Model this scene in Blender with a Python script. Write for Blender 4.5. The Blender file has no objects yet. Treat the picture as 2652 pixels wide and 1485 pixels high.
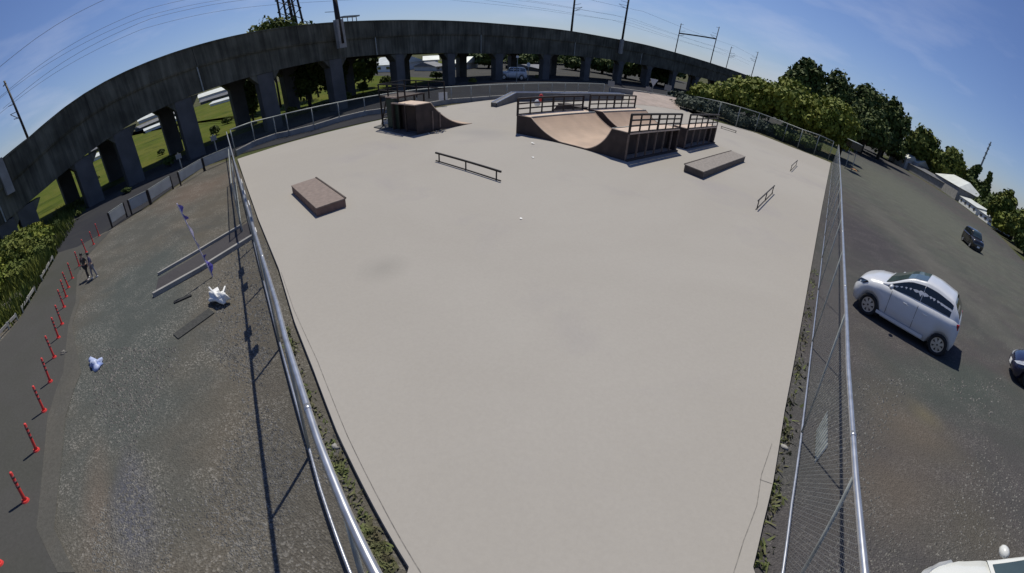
import bpy, bmesh, math, random
from mathutils import Vector, Matrix
R = math.radians
random.seed(7)
# ---------------------------------------------------------------- camera, world, sun
SC = bpy.context.scene
H = 5.0                                   # camera height in metres
CA, CB, CP, CR, CX, CY = 0.946, 0.793, 0.472, 0.092, 0.100, 0.0235
cp, sp, cr, sr = math.cos(CP), math.sin(CP), math.cos(CR), math.sin(CR)
def cam2world(x, y, z):                   # x right, y forward, z up of the camera
    x, z = cr*x - sr*z, sr*x + cr*z
    return Vector((x, y*cp + z*sp, -y*sp + z*cp))
cd = bpy.data.cameras.new('camera'); cam = bpy.data.objects.new('camera', cd)
SC.collection.objects.link(cam); SC.camera = cam
cd.type = 'PANO'; cd.panorama_type = 'EQUIRECTANGULAR'
cd.longitude_min = CA*(-1.326-CX); cd.longitude_max = CA*(1.326-CX)
cd.latitude_min = CB*(-0.7425-CY); cd.latitude_max = CB*(0.7425-CY)
cd.clip_start = 0.05; cd.clip_end = 5000
ax, ay, az = cam2world(1,0,0), cam2world(0,0,1), -cam2world(0,1,0)
cam.matrix_world = Matrix(((ax.x,ay.x,az.x,0),(ax.y,ay.y,az.y,0),(ax.z,ay.z,az.z,H),(0,0,0,1)))

SUN_EL, SUN_AZ = 62.5, -6.0               # azimuth clockwise from +Y
w = bpy.data.worlds.new('World'); SC.world = w; w.use_nodes = True
nt = w.node_tree; nt.nodes.clear()
out = nt.nodes.new('ShaderNodeOutputWorld'); bg = nt.nodes.new('ShaderNodeBackground')
sky = nt.nodes.new('ShaderNodeTexSky'); sky.sky_type = 'NISHITA'; sky.sun_disc = False
sky.sun_elevation = R(SUN_EL); sky.sun_rotation = R(SUN_AZ)
sky.air_density = 1.0; sky.dust_density = 0.35; sky.ozone_density = 2.5
bg.inputs['Strength'].default_value = 0.077
tc = nt.nodes.new('ShaderNodeTexCoord')
mp = nt.nodes.new('ShaderNodeMapping'); mp.inputs['Scale'].default_value = (2.2, 2.2, 9.0)
no = nt.nodes.new('ShaderNodeTexNoise'); no.inputs['Scale'].default_value = 1.6; no.inputs['Detail'].default_value = 6; no.inputs['Roughness'].default_value = 0.55
rp = nt.nodes.new('ShaderNodeValToRGB'); rp.color_ramp.elements[0].position = 0.5; rp.color_ramp.elements[1].position = 0.78
rp.color_ramp.elements[1].color = (0.42, 0.42, 0.42, 1)
mx = nt.nodes.new('ShaderNodeMix'); mx.data_type = 'RGBA'; mx.inputs[7].default_value = (7.2, 7.8, 9.6, 1)
tint = nt.nodes.new('ShaderNodeMix'); tint.data_type = 'RGBA'; tint.blend_type = 'MULTIPLY'; tint.inputs[0].default_value = 1.0
tint.inputs[7].default_value = (0.74, 0.80, 1.06, 1)
L = nt.links.new
L(tc.outputs['Generated'], mp.inputs['Vector']); L(mp.outputs[0], no.inputs['Vector']); L(no.outputs['Fac'], rp.inputs[0])
L(sky.outputs[0], tint.inputs[6]); L(tint.outputs[2], mx.inputs[6]); szn = nt.nodes.new('ShaderNodeSeparateXYZ'); L(tc.outputs['Generated'], szn.inputs[0])
mr = nt.nodes.new('ShaderNodeMapRange'); mr.inputs[1].default_value = 0.10; mr.inputs[2].default_value = 0.42; mr.inputs[3].default_value = 1.0; mr.inputs[4].default_value = 0.0; L(szn.outputs[2], mr.inputs[0])
cm = nt.nodes.new('ShaderNodeMath'); cm.operation = 'MULTIPLY'; L(rp.outputs[0], cm.inputs[0]); L(mr.outputs[0], cm.inputs[1]); L(cm.outputs[0], mx.inputs[0]); L(mx.outputs[2], bg.inputs[0]); L(bg.outputs[0], out.inputs[0])
sd = bpy.data.lights.new('sun', 'SUN'); sd.energy = 3.85; sd.angle = R(0.6); sd.color = (1.0, 0.95, 0.82)
so = bpy.data.objects.new('sun', sd); SC.collection.objects.link(so)
sdir = Vector((math.sin(R(SUN_AZ))*math.cos(R(SUN_EL)), math.cos(R(SUN_AZ))*math.cos(R(SUN_EL)), math.sin(R(SUN_EL))))
so.rotation_euler = sdir.to_track_quat('Z', 'Y').to_euler(); so.location = (0, 0, 60)
SC.view_settings.view_transform = 'Standard'; SC.view_settings.look = 'None'
SC.view_settings.exposure = 0.06; SC.view_settings.gamma = 1.0
SC.cycles.max_bounces = 6; SC.cycles.transparent_max_bounces = 16

# ---------------------------------------------------------------- measuring helpers (photo pixel -> place on the ground)
def ray(px, py):
    lon = CA*((px-1326)/1000-CX); lat = CB*((742.5-py)/1000-CY)
    return cam2world(math.sin(lon)*math.cos(lat), math.cos(lon)*math.cos(lat), math.sin(lat))
def G(px, py, h=0.0):
    r = ray(px, py); t = (h-H)/r.z
    return Vector((r.x*t, r.y*t, h))
def azel(px, py):
    r = ray(px, py); return math.atan2(r.x, r.y), math.atan2(r.z, math.hypot(r.x, r.y))
def at_dist(px, py, d):                    # the point seen at px,py at horizontal distance d
    a, e = azel(px, py); return Vector((math.sin(a)*d, math.cos(a)*d, H+math.tan(e)*d))
def z_at(p, px, py):                       # height above plan point p seen at px,py
    return H + math.tan(azel(px, py)[1])*math.hypot(p[0], p[1])

# ---------------------------------------------------------------- materials
MATS = {}
def mat(name, col, rough=0.7, metal=0.0, var=0.12, vscale=3.0, bump=0.0, bscale=40.0, col2=None, spec=0.5, coat=0.0, streak=0.0):
    if name in MATS: return MATS[name]
    m = bpy.data.materials.new(name); m.use_nodes = True; n = m.node_tree; b = n.nodes['Principled BSDF']
    b.inputs['Roughness'].default_value = rough; b.inputs['Metallic'].default_value = metal
    b.inputs['Specular IOR Level'].default_value = spec; b.inputs['Coat Weight'].default_value = coat
    t = n.nodes.new('ShaderNodeTexCoord'); g = n.nodes.new('ShaderNodeNewGeometry')
    nz = n.nodes.new('ShaderNodeTexNoise'); nz.inputs['Scale'].default_value = vscale; nz.inputs['Detail'].default_value = 5
    n.links.new(g.outputs['Position'], nz.inputs['Vector'])
    r = n.nodes.new('ShaderNodeValToRGB'); e = r.color_ramp.elements
    c2 = col2 or tuple(c*(1+var) for c in col); c1 = tuple(c*(1-var) for c in col) if not col2 else col
    e[0].position = 0.36; e[0].color = (*c1, 1); e[1].position = 0.64; e[1].color = (*c2, 1)
    n.links.new(nz.outputs['Fac'], r.inputs[0]); n.links.new(r.outputs[0], b.inputs['Base Color'])
    if streak:                             # rain streaks: noise drawn out along the height
        mpn = n.nodes.new('ShaderNodeMapping'); mpn.inputs['Scale'].default_value = (1.6, 1.6, 0.12); n.links.new(g.outputs['Position'], mpn.inputs['Vector'])
        ns = n.nodes.new('ShaderNodeTexNoise'); ns.inputs['Scale'].default_value = 1.5; ns.inputs['Detail'].default_value = 6; ns.inputs['Roughness'].default_value = 0.65; n.links.new(mpn.outputs[0], ns.inputs['Vector'])
        rs = n.nodes.new('ShaderNodeValToRGB'); rs.color_ramp.elements[0].position = 0.38; rs.color_ramp.elements[1].position = 0.62
        rs.color_ramp.elements[0].color = (1-streak,)*3+(1,); rs.color_ramp.elements[1].color = (1+streak*0.6, 1+streak*0.6, 1+streak*0.5, 1); n.links.new(ns.outputs['Fac'], rs.inputs[0])
        mm = n.nodes.new('ShaderNodeMix'); mm.data_type = 'RGBA'; mm.blend_type = 'MULTIPLY'; mm.inputs[0].default_value = 1.0
        n.links.new(r.outputs[0], mm.inputs[6]); n.links.new(rs.outputs[0], mm.inputs[7]); n.links.new(mm.outputs[2], b.inputs['Base Color'])
    if bump:
        n2 = n.nodes.new('ShaderNodeTexNoise'); n2.inputs['Scale'].default_value = bscale; n2.inputs['Detail'].default_value = 4
        n.links.new(g.outputs['Position'], n2.inputs['Vector'])
        bm = n.nodes.new('ShaderNodeBump'); bm.inputs['Strength'].default_value = bump; bm.inputs['Distance'].default_value = 0.02
        n.links.new(n2.outputs['Fac'], bm.inputs['Height']); n.links.new(bm.outputs[0], b.inputs['Normal'])
    MATS[name] = m; return m
def ground_mat(name, base, patch, speck, fine=24.0, speck_amt=0.5, pscale=0.22, patch2=None, bump=0.6, grain=0.25, spots=()):
    m = bpy.data.materials.new(name); m.use_nodes = True; n = m.node_tree; b = n.nodes['Principled BSDF']
    b.inputs['Roughness'].default_value = 1.0; b.inputs['Specular IOR Level'].default_value = 0.03
    g = n.nodes.new('ShaderNodeNewGeometry')
    def noise(s, d=6, ro=0.6, dist=0.0):
        x = n.nodes.new('ShaderNodeTexNoise'); x.inputs['Scale'].default_value = s; x.inputs['Detail'].default_value = d; x.inputs['Roughness'].default_value = ro
        x.inputs['Distortion'].default_value = dist; n.links.new(g.outputs['Position'], x.inputs['Vector']); return x.outputs['Fac']
    def ramp(src, a, bb, c0=(0,0,0,1), c1=(1,1,1,1)):
        r = n.nodes.new('ShaderNodeValToRGB'); r.color_ramp.elements[0].position = a; r.color_ramp.elements[1].position = bb
        r.color_ramp.elements[0].color = c0; r.color_ramp.elements[1].color = c1; n.links.new(src, r.inputs[0]); return r.outputs[0]
    def mixc(f, a, bb, mode='MIX'):
        x = n.nodes.new('ShaderNodeMix'); x.data_type = 'RGBA'; x.blend_type = mode
        for s, i in ((f,0),(a,6),(bb,7)):
            if isinstance(s, (int, float)): x.inputs[i].default_value = s
            elif isinstance(s, tuple): x.inputs[i].default_value = (*s, 1)
            else: n.links.new(s, x.inputs[i])
        return x.outputs[2]
    c = mixc(ramp(noise(pscale, 4, 0.6, 0.6), 0.42, 0.58), base, patch)
    if patch2: c = mixc(ramp(noise(pscale*1.9, 5, 0.6, 0.4), 0.55, 0.68), c, patch2)
    if spots:
        wob = n.nodes.new('ShaderNodeTexNoise'); wob.inputs['Scale'].default_value = 0.55; wob.inputs['Detail'].default_value = 5; n.links.new(g.outputs['Position'], wob.inputs['Vector'])
    for (a_px, b_px, wd, col_s, soft) in spots:      # an elongated patch between two ground points
        A_, B_ = G(*a_px), G(*b_px); d_ = B_-A_; c_ = (A_+B_)/2; ang_ = math.atan2(d_.y, d_.x); ln_ = max(d_.length/2, 0.3)+wd*0.4
        mpn = n.nodes.new('ShaderNodeMapping'); mpn.vector_type = 'TEXTURE'; mpn.inputs['Location'].default_value = c_; mpn.inputs['Rotation'].default_value = (0, 0, ang_); mpn.inputs['Scale'].default_value = (ln_, wd, 50)
        n.links.new(g.outputs['Position'], mpn.inputs['Vector'])
        ln = n.nodes.new('ShaderNodeVectorMath'); ln.operation = 'LENGTH'; n.links.new(mpn.outputs[0], ln.inputs[0])
        ad = n.nodes.new('ShaderNodeMath'); ad.operation = 'MULTIPLY_ADD'; ad.inputs[1].default_value = 1.3; n.links.new(wob.outputs['Fac'], ad.inputs[0]); n.links.new(ln.outputs['Value'], ad.inputs[2])
        hf = n.nodes.new('ShaderNodeMath'); hf.operation = 'MULTIPLY'; hf.inputs[1].default_value = 0.4; n.links.new(ad.outputs[0], hf.inputs[0])
        f_ = ramp(hf.outputs[0], 0.4*(1.5-soft), 0.4*(1.5+soft), (1,1,1,1), (0,0,0,1))
        c = mixc(f_, c, col_s)
    v = n.nodes.new('ShaderNodeTexVoronoi'); v.inputs['Scale'].default_value = fine; n.links.new(g.outputs['Position'], v.inputs['Vector'])
    sep = n.nodes.new('ShaderNodeSeparateColor'); n.links.new(v.outputs['Color'], sep.inputs[0])
    mask = mixc(1.0, ramp(sep.outputs[0], 0.62, 0.95), ramp(noise(0.9, 4), 0.42, 0.62), 'MULTIPLY')
    ma = n.nodes.new('ShaderNodeMath'); ma.operation = 'MULTIPLY'; ma.inputs[1].default_value = speck_amt; n.links.new(mask, ma.inputs[0])
    c = mixc(ma.outputs[0], c, speck)
    c = mixc(1.0, c, ramp(noise(14, 6, 0.7), 0.3, 0.7, (1-grain,1-grain,1-grain,1), (1+grain,1+grain,1+grain,1)), 'MULTIPLY')
    n.links.new(c, b.inputs['Base Color'])
    bm = n.nodes.new('ShaderNodeBump'); bm.inputs['Strength'].default_value = bump; bm.inputs['Distance'].default_value = 0.03
    n.links.new(v.outputs['Distance'], bm.inputs['Height']); n.links.new(bm.outputs[0], b.inputs['Normal'])
    MATS[name] = m; return m
def mesh_mat(name, col, cell=0.06, wire=0.2, metal=0.4):
    """woven wire: real holes in a thin sheet, by a diamond pattern in the sheet's own UV metres"""
    m = bpy.data.materials.new(name); m.use_nodes = True; n = m.node_tree; b = n.nodes['Principled BSDF']
    b.inputs['Base Color'].default_value = (*col, 1); b.inputs['Metallic'].default_value = metal; b.inputs['Roughness'].default_value = 0.6; b.inputs['Specular IOR Level'].default_value = 0.2
    uv = n.nodes.new('ShaderNodeUVMap'); sx = n.nodes.new('ShaderNodeSeparateXYZ'); n.links.new(uv.outputs[0], sx.inputs[0])
    def mth(op, a, bb=None):
        x = n.nodes.new('ShaderNodeMath'); x.operation = op
        for s, i in ((a,0),(bb,1)):
            if s is None: continue
            if isinstance(s, (int,float)): x.inputs[i].default_value = s
            else: n.links.new(s, x.inputs[i])
        return x.outputs[0]
    res = []
    for op in ('ADD', 'SUBTRACT'):
        u = mth('DIVIDE', mth(op, sx.outputs[0], sx.outputs[1]), cell)
        res.append(mth('LESS_THAN', mth('FRACT', mth('ADD', u, 1000.0)), wire))
    n.links.new(mth('MAXIMUM', res[0], res[1]), b.inputs['Alpha'])
    MATS[name] = m; return m

M = {}
M['slab'] = None
def slab_material():
    m = ground_mat('slab_concrete', (0.330,0.309,0.283), (0.346,0.325,0.299), (0.36,0.345,0.33), fine=40, speck_amt=0.06, pscale=0.085, patch2=(0.312,0.292,0.279), bump=0.02, grain=0.035,
        spots=[((985,700),(1000,708),0.55,(0.288,0.272,0.250),0.7),((1200,345),(1290,352),1.2,(0.30,0.285,0.27),0.7),((960,300),(900,330),2.0,(0.32,0.322,0.305),0.6)])
    return m
M['slab'] = slab_material()
M['gravelL'] = ground_mat('gravel_left', (0.098,0.092,0.080), (0.110,0.099,0.083), (0.36,0.34,0.31), fine=34, speck_amt=0.40, pscale=0.16, patch2=(0.088,0.087,0.080), grain=0.22,
    spots=[((300,1300),(330,780),2.1,(0.082,0.088,0.083),0.45),((390,640),(330,900),2.3,(0.080,0.088,0.084),0.45),((420,560),(300,640),2.6,(0.092,0.092,0.084),0.4),((540,470),(470,520),2.6,(0.128,0.104,0.086),0.5),((255,1170),(250,1480),0.26,(0.122,0.106,0.090),0.6),((330,1180),(360,1480),0.35,(0.088,0.090,0.105),0.4)])
M['gravelR'] = ground_mat('gravel_car_park', (0.078,0.073,0.074), (0.072,0.076,0.072), (0.30,0.28,0.26), fine=36, speck_amt=0.25, pscale=0.13, patch2=(0.086,0.080,0.074), grain=0.2,
    spots=[((2260,430),(2640,780),14.0,(0.104,0.109,0.093),0.5),((2240,520),(2640,900),1.8,(0.104,0.102,0.094),0.5),((2290,700),(2200,560),3.4,(0.066,0.062,0.068),0.5),((2600,1000),(2400,1000),1.6,(0.068,0.077,0.072),0.5),((2310,1040),(2440,1190),1.0,(0.110,0.095,0.080),0.7),((2240,1200),(2420,1330),1.1,(0.106,0.092,0.080),0.6),((2380,1060),(2410,1090),0.35,(0.128,0.114,0.082),0.7),((2500,1300),(2560,1460),0.9,(0.088,0.082,0.072),0.6)])
M['asphalt'] = ground_mat('asphalt_road', (0.064,0.065,0.058), (0.070,0.069,0.066), (0.16,0.16,0.16), fine=70, speck_amt=0.15, pscale=0.15, bump=0.1, grain=0.1)
M['verge'] = ground_mat('road_edge_concrete', (0.094,0.090,0.080), (0.085,0.083,0.076), (0.2,0.19,0.17), fine=40, speck_amt=0.2, pscale=0.4, bump=0.2, grain=0.15)
M['path'] = ground_mat('dark_path', (0.060,0.057,0.062), (0.066,0.063,0.067), (0.14,0.14,0.14), fine=60, speck_amt=0.15, pscale=0.5, bump=0.1, grain=0.12)
M['field'] = ground_mat('field_grass', (0.068,0.090,0.014), (0.100,0.108,0.022), (0.10,0.10,0.04), fine=3, speck_amt=0.6, pscale=0.12, patch2=(0.040,0.055,0.010), grain=0.35)
M['terrain'] = ground_mat('terrain_soil', (0.060,0.070,0.030), (0.090,0.085,0.055), (0.14,0.13,0.09), fine=4, speck_amt=0.4, pscale=0.05, grain=0.25)
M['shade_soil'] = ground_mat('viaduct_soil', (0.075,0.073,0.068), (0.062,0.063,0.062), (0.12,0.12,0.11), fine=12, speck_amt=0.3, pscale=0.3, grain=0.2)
M['concrete'] = mat('grey_concrete', (0.27,0.262,0.25), 0.85, var=0.15, vscale=1.2, bump=0.3)
M['viaduct'] = mat('weathered_viaduct_concrete', (0.100,0.099,0.082), 0.95, var=0.30, vscale=0.5, bump=0.3, spec=0.1, streak=0.35)
M['joint_dark'] = mat('construction_joint', (0.03,0.03,0.027), 0.95)
M['pier'] = mat('pier_concrete', (0.105,0.105,0.106), 0.95, var=0.15, vscale=0.7, bump=0.3, spec=0.1)
M['galv'] = mat('galvanised_steel', (0.50,0.51,0.53), 0.32, 0.75, var=0.12, vscale=8)
M['galv_dull'] = mat('dull_galvanised_steel', (0.30,0.32,0.31), 0.6, 0.4, var=0.15, vscale=6)
M['mesh'] = mesh_mat('chain_link_wire', (0.30,0.31,0.31), 0.075, 0.075)
M['mesh_far'] = mesh_mat('chain_link_wire_green', (0.07,0.09,0.08), 0.12, 0.11, 0.0)
M['dark_steel'] = mat('dark_steel', (0.018,0.014,0.013), 0.55, 0.3, var=0.2, vscale=6)
M['bank'] = mat('pink_grey_bank', (0.30,0.235,0.20), 0.7, var=0.15, vscale=0.8)
M['panel'] = mat('barrier_panel', (0.34,0.35,0.34), 0.6, var=0.1, vscale=2)
M['rust_rail'] = mat('brown_painted_steel', (0.022,0.014,0.012), 0.6, 0.1, var=0.3, vscale=5)
M['ply'] = mat('ramp_plywood', (0.40,0.285,0.20), 0.55, var=0.12, vscale=0.7, bump=0.1)
M['ply_edge'] = mat('ramp_edge', (0.52,0.40,0.31), 0.6, var=0.1)
M['ply_side'] = mat('ramp_side_brown', (0.046,0.032,0.027), 0.8, var=0.25, vscale=2)
M['stud'] = mat('ramp_stud', (0.17,0.125,0.10), 0.8, var=0.2, vscale=4)
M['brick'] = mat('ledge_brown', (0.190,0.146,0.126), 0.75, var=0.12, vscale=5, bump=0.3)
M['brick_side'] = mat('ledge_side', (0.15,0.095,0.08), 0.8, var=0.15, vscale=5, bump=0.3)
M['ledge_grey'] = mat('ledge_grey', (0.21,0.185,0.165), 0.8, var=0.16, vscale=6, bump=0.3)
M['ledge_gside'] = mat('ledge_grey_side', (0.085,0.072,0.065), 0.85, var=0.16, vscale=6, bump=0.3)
M['white'] = mat('white_paint', (0.75,0.75,0.74), 0.5, var=0.05)
M['offwhite'] = mat('offwhite_wall', (0.50,0.50,0.50), 0.7, var=0.08, vscale=0.8)
M['roof_white'] = mat('pale_metal_roof', (0.62,0.64,0.60), 0.45, 0.2, var=0.08, vscale=0.5)
M['roof_dark'] = mat('dark_tiled_roof', (0.10,0.105,0.12), 0.6, var=0.2, vscale=1)
M['red'] = mat('bollard_red', (0.62,0.045,0.04), 0.5, var=0.08)
M['bandw'] = mat('bollard_band', (0.16,0.07,0.07), 0.4, var=0.05)
M['rubber'] = mat('black_rubber', (0.018,0.018,0.019), 0.85, var=0.2)
M['glass'] = mat('window_glass', (0.012,0.016,0.018), 0.06, var=0.1, spec=0.9)
M['wglass'] = mat('windscreen_glass', (0.05,0.075,0.08), 0.07, var=0.1, spec=0.9)
M['carwhite'] = mat('white_car_paint', (0.60,0.615,0.65), 0.28, 0.0, var=0.02, coat=0.6)
M['carwhite2'] = mat('ivory_car_paint', (0.66,0.67,0.64), 0.3, 0.0, var=0.02, coat=0.6)
M['carblue'] = mat('navy_car_paint', (0.012,0.014,0.045), 0.22, 0.2, var=0.05, coat=0.8)
M['carblack'] = mat('black_car_paint', (0.022,0.019,0.017), 0.25, 0.1, var=0.05, coat=0.8)
M['rim'] = mat('alloy_rim', (0.55,0.55,0.56), 0.35, 0.7, var=0.05)
M['black'] = mat('black_plastic', (0.02,0.02,0.022), 0.5, var=0.1)
M['lamp'] = mat('lamp_glass', (0.55,0.57,0.60), 0.12, 0.3, var=0.1)
M['tail'] = mat('tail_lamp_red', (0.30,0.015,0.02), 0.25, var=0.1)
M['purple'] = mat('violet_banner_cloth', (0.16,0.13,0.46), 0.8, var=0.3, vscale=8)
M['lilac'] = mat('pale_lilac_cloth', (0.55,0.50,0.62), 0.8, var=0.15, vscale=8)
M['bluetarp'] = mat('blue_tarp', (0.20,0.27,0.55), 0.5, vscale=7, col2=(0.50,0.56,0.72))
M['orange'] = mat('orange_machine_paint', (0.42,0.19,0.05), 0.5, var=0.15)
M['skin'] = mat('skin', (0.45,0.28,0.20), 0.6, var=0.05)
M['hair'] = mat('black_hair', (0.012,0.010,0.009), 0.6, var=0.1)
M['shirtA'] = mat('brown_shirt', (0.075,0.062,0.050), 0.85, var=0.15)
M['shirtB'] = mat('purple_grey_shirt', (0.11,0.095,0.16), 0.85, var=0.15)
M['pantA'] = mat('dark_trousers', (0.035,0.03,0.028), 0.85, var=0.15)
M['pantB'] = mat('light_grey_trousers', (0.24,0.23,0.25), 0.85, var=0.12)
M['weed'] = mat('weed_leaf', (0.085,0.075,0.04), 0.8, var=0.4, vscale=3, col2=(0.12,0.15,0.04))
M['stone'] = mat('stone', (0.155,0.148,0.135), 0.9, var=0.4, vscale=9)
M['bark'] = mat('bark', (0.055,0.045,0.035), 0.9, var=0.3, vscale=5)
def leaf_mat(name, a, b_, vs=1.2):
    return mat(name, a, 0.75, var=0.3, vscale=vs, col2=b_, spec=0.25)
M['leaf_bright'] = leaf_mat('leaf_bright_green', (0.100,0.135,0.018), (0.215,0.230,0.032), 0.5)
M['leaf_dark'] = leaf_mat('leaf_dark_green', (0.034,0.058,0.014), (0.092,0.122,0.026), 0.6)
M['leaf_mid'] = leaf_mat('leaf_mid_green', (0.058,0.088,0.014), (0.150,0.165,0.030), 0.6)
M['leaf_grey'] = leaf_mat('leaf_grey_green', (0.045,0.060,0.042), (0.085,0.105,0.075), 0.9)

# ---------------------------------------------------------------- mesh building helpers
class MB:
    def __init__(s): s.v = []; s.f = []
    def quad(s, a, b, c, d):
        i = len(s.v); s.v += [tuple(a), tuple(b), tuple(c), tuple(d)]; s.f.append((i,i+1,i+2,i+3)); return s
    def poly(s, pts):
        i = len(s.v); s.v += [tuple(p) for p in pts]; s.f.append(tuple(range(i, i+len(pts)))); return s
    def box(s, c, size, rz=0.0, ux=None):
        cx, cy, cz = c; hx, hy, hz = [k/2 for k in size]; co, si = math.cos(rz), math.sin(rz); i = len(s.v)
        for dz in (-hz, hz):
            for dx, dy in ((-hx,-hy),(hx,-hy),(hx,hy),(-hx,hy)):
                s.v.append((cx+dx*co-dy*si, cy+dx*si+dy*co, cz+dz))
        s.f += [(i,i+3,i+2,i+1),(i+4,i+5,i+6,i+7),(i,i+1,i+5,i+4),(i+1,i+2,i+6,i+5),(i+2,i+3,i+7,i+6),(i+3,i,i+4,i+7)]; return s
    def bar(s, a, b, w, h=None, up=(0,0,1)):
        a, b = Vector(a), Vector(b); h = h or w; d = (b-a)
        if d.length < 1e-6: return s
        d.normalize(); u = Vector(up)
        if abs(d.dot(u)) > 0.98: u = Vector((0,1,0))
        x = d.cross(u).normalized(); y = x.cross(d).normalized(); i = len(s.v)
        for p in (a, b):
            for sx, sy in ((-1,-1),(1,-1),(1,1),(-1,1)): s.v.append(tuple(p + x*(sx*w/2) + y*(sy*h/2)))
        s.f += [(i,i+1,i+2,i+3),(i+7,i+6,i+5,i+4),(i,i+4,i+5,i+1),(i+1,i+5,i+6,i+2),(i+2,i+6,i+7,i+3),(i+3,i+7,i+4,i)]; return s
    def tube(s, pts, r, n=8, cap=True):
        pts = [Vector(p) for p in pts]; rs = r if isinstance(r, (list, tuple)) else [r]*len(pts); i0 = len(s.v)
        ref = Vector((0,0,1))
        for k, p in enumerate(pts):
            d = (pts[min(k+1,len(pts)-1)]-pts[max(k-1,0)]).normalized()
            u = ref if abs(d.dot(ref)) < 0.95 else Vector((0,1,0))
            x = d.cross(u).normalized(); y = x.cross(d).normalized()
            for j in range(n):
                t = 2*math.pi*j/n; s.v.append(tuple(p + x*(rs[k]*math.cos(t)) + y*(rs[k]*math.sin(t))))
        for k in range(len(pts)-1):
            for j in range(n):
                a = i0+k*n+j; b = i0+k*n+(j+1)%n; s.f.append((a,b,b+n,a+n))
        if cap:
            s.f.append(tuple(i0+j for j in range(n))[::-1]); m_ = i0+(len(pts)-1)*n; s.f.append(tuple(m_+j for j in range(n)))
        return s
    def prism(s, pts, z0, z1):             # plan polygon extruded
        n = len(pts); i = len(s.v)
        s.v += [(p[0],p[1],z0) for p in pts] + [(p[0],p[1],z1) for p in pts]
        s.f.append(tuple(range(i+n, i+2*n))); s.f.append(tuple(range(i, i+n))[::-1])
        for k in range(n): s.f.append((i+k, i+(k+1)%n, i+n+(k+1)%n, i+n+k))
        return s
    def ball(s, c, r, n=8, m=6, sq=(1,1,1)):
        i = len(s.v); c = Vector(c)
        for a in range(m+1):
            t = math.pi*a/m
            for b in range(n):
                p = 2*math.pi*b/n; s.v.append((c.x+sq[0]*r*math.sin(t)*math.cos(p), c.y+sq[1]*r*math.sin(t)*math.sin(p), c.z+sq[2]*r*math.cos(t)))
        for a in range(m):
            for b in range(n):
                q = i+a*n+b; e = i+a*n+(b+1)%n; s.f.append((q, q+n, e+n, e))
        return s
    def build(s, name, m, parent=None, smooth=False, bevel=0.0, loc=None, rz=0.0):
        me = bpy.data.meshes.new(name); me.from_pydata(s.v, [], s.f); me.update()
        b = bmesh.new(); b.from_mesh(me); bmesh.ops.recalc_face_normals(b, faces=b.faces); b.to_mesh(me); b.free()
        if m: me.materials.append(m)
        if smooth:
            for p in me.polygons: p.use_smooth = True
        o = bpy.data.objects.new(name, me); SC.collection.objects.link(o)
        if parent: o.parent = parent
        if loc is not None: o.location = loc; o.rotation_euler.z = rz
        if bevel:
            bv = o.modifiers.new('bevel', 'BEVEL'); bv.width = bevel; bv.segments = 2; bv.limit_method = 'ANGLE'
        return o
def tag(o, label=None, cat=None, group=None, kind=None):
    if label: o['label'] = label
    if cat: o['category'] = cat
    if group: o['group'] = group
    if kind: o['kind'] = kind
    return o
def empty(name, loc, rz, label, cat, group=None):
    o = bpy.data.objects.new(name, None); o.empty_display_size = 0.3; SC.collection.objects.link(o)
    o.location = loc; o.rotation_euler.z = rz; return tag(o, label, cat, group)
def copy_tree(o, parent=None, label=None):
    c = o.copy(); SC.collection.objects.link(c); c.parent = parent
    if label: c['label'] = label
    for ch in [x for x in bpy.data.objects if x.parent == o]: copy_tree(ch, c)
    return c
def sheet(name, pts, z, m, kind='structure'):
    o = MB().poly([(p[0], p[1], z) for p in pts]).build(name, m); o['kind'] = kind
    if o.data.polygons[0].normal.z < 0: o.data.flip_normals()
    return o
def P(*pp): return [G(x, y) for x, y in pp]

# ================================================================ SETTING
S = 2500
sheet('terrain', [(-S,-S),(S,-S),(S,S),(-S,S)], -0.03, M['terrain'])

# viaduct path (front face, plan)
k = H/4.8
VP = [(-30,-14),(-30.5,-6),(-31,2),(-31.6,9),(-31.2,15),(-29.5,20.5),(-26.8,26),(-23.9,31),(-21.2,36.5),(-19.0,43.5),(-16.2,52),(-11.8,61.2),(-5.6,68.6),(1.2,75.2),(12.5,87.2),(23,97.3),(37,109),(49,118.3),(80,141),(120,170),(190,219)]
VP = [Vector((x*k, y*k)) for x, y in VP]
def resample(path, step):
    res = [path[0].copy()]; acc = 0
    for a, b in zip(path, path[1:]):
        l = (b-a).length; t = step-acc
        while t < l: res.append(a+(b-a)*(t/l)); t += step
        acc = l-(t-step)
    res.append(path[-1].copy()); return res
def smooth(path, it=2):
    for _ in range(it):
        q = [path[0]]
        for a, b in zip(path, path[1:]): q += [a*0.75+b*0.25, a*0.25+b*0.75]
        path = q+[path[-1]]
    return path
VPS = resample(smooth(VP), 2.0)
TOPPX = [(7,430),(73,357),(173,263.5),(312,187),(451,133.5),(624,87),(822,60.7),(951,53.7),(1089.5,52),(1200,54.8),(1319,64),(1471,79),(1563,95),(1672,115.5),(1753,137),(1862,170),(1932.6,194)]
TOPAE = [azel(*p) for p in TOPPX]
def interp(x, xs, ys):
    if x <= xs[0]: return ys[0]
    for a, b, c, d in zip(xs, xs[1:], ys, ys[1:]):
        if x <= b: return c+(d-c)*(x-a)/(b-a)
    return ys[-1]
VT = []
for p in VPS:
    a = math.atan2(p.x, p.y); d = p.length
    if a > TOPAE[-1][0]: z = 7.9*k
    elif a < TOPAE[0][0]: z = 5.6*k
    else: z = H+math.tan(interp(a, [t[0] for t in TOPAE], [t[1] for t in TOPAE]))*d
    VT.append(z)
for _ in range(4): VT = [VT[0]]+[(VT[i-1]+2*VT[i]+VT[i+1])/4 for i in range(1, len(VT)-1)]+[VT[-1]]
VN = []
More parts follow.
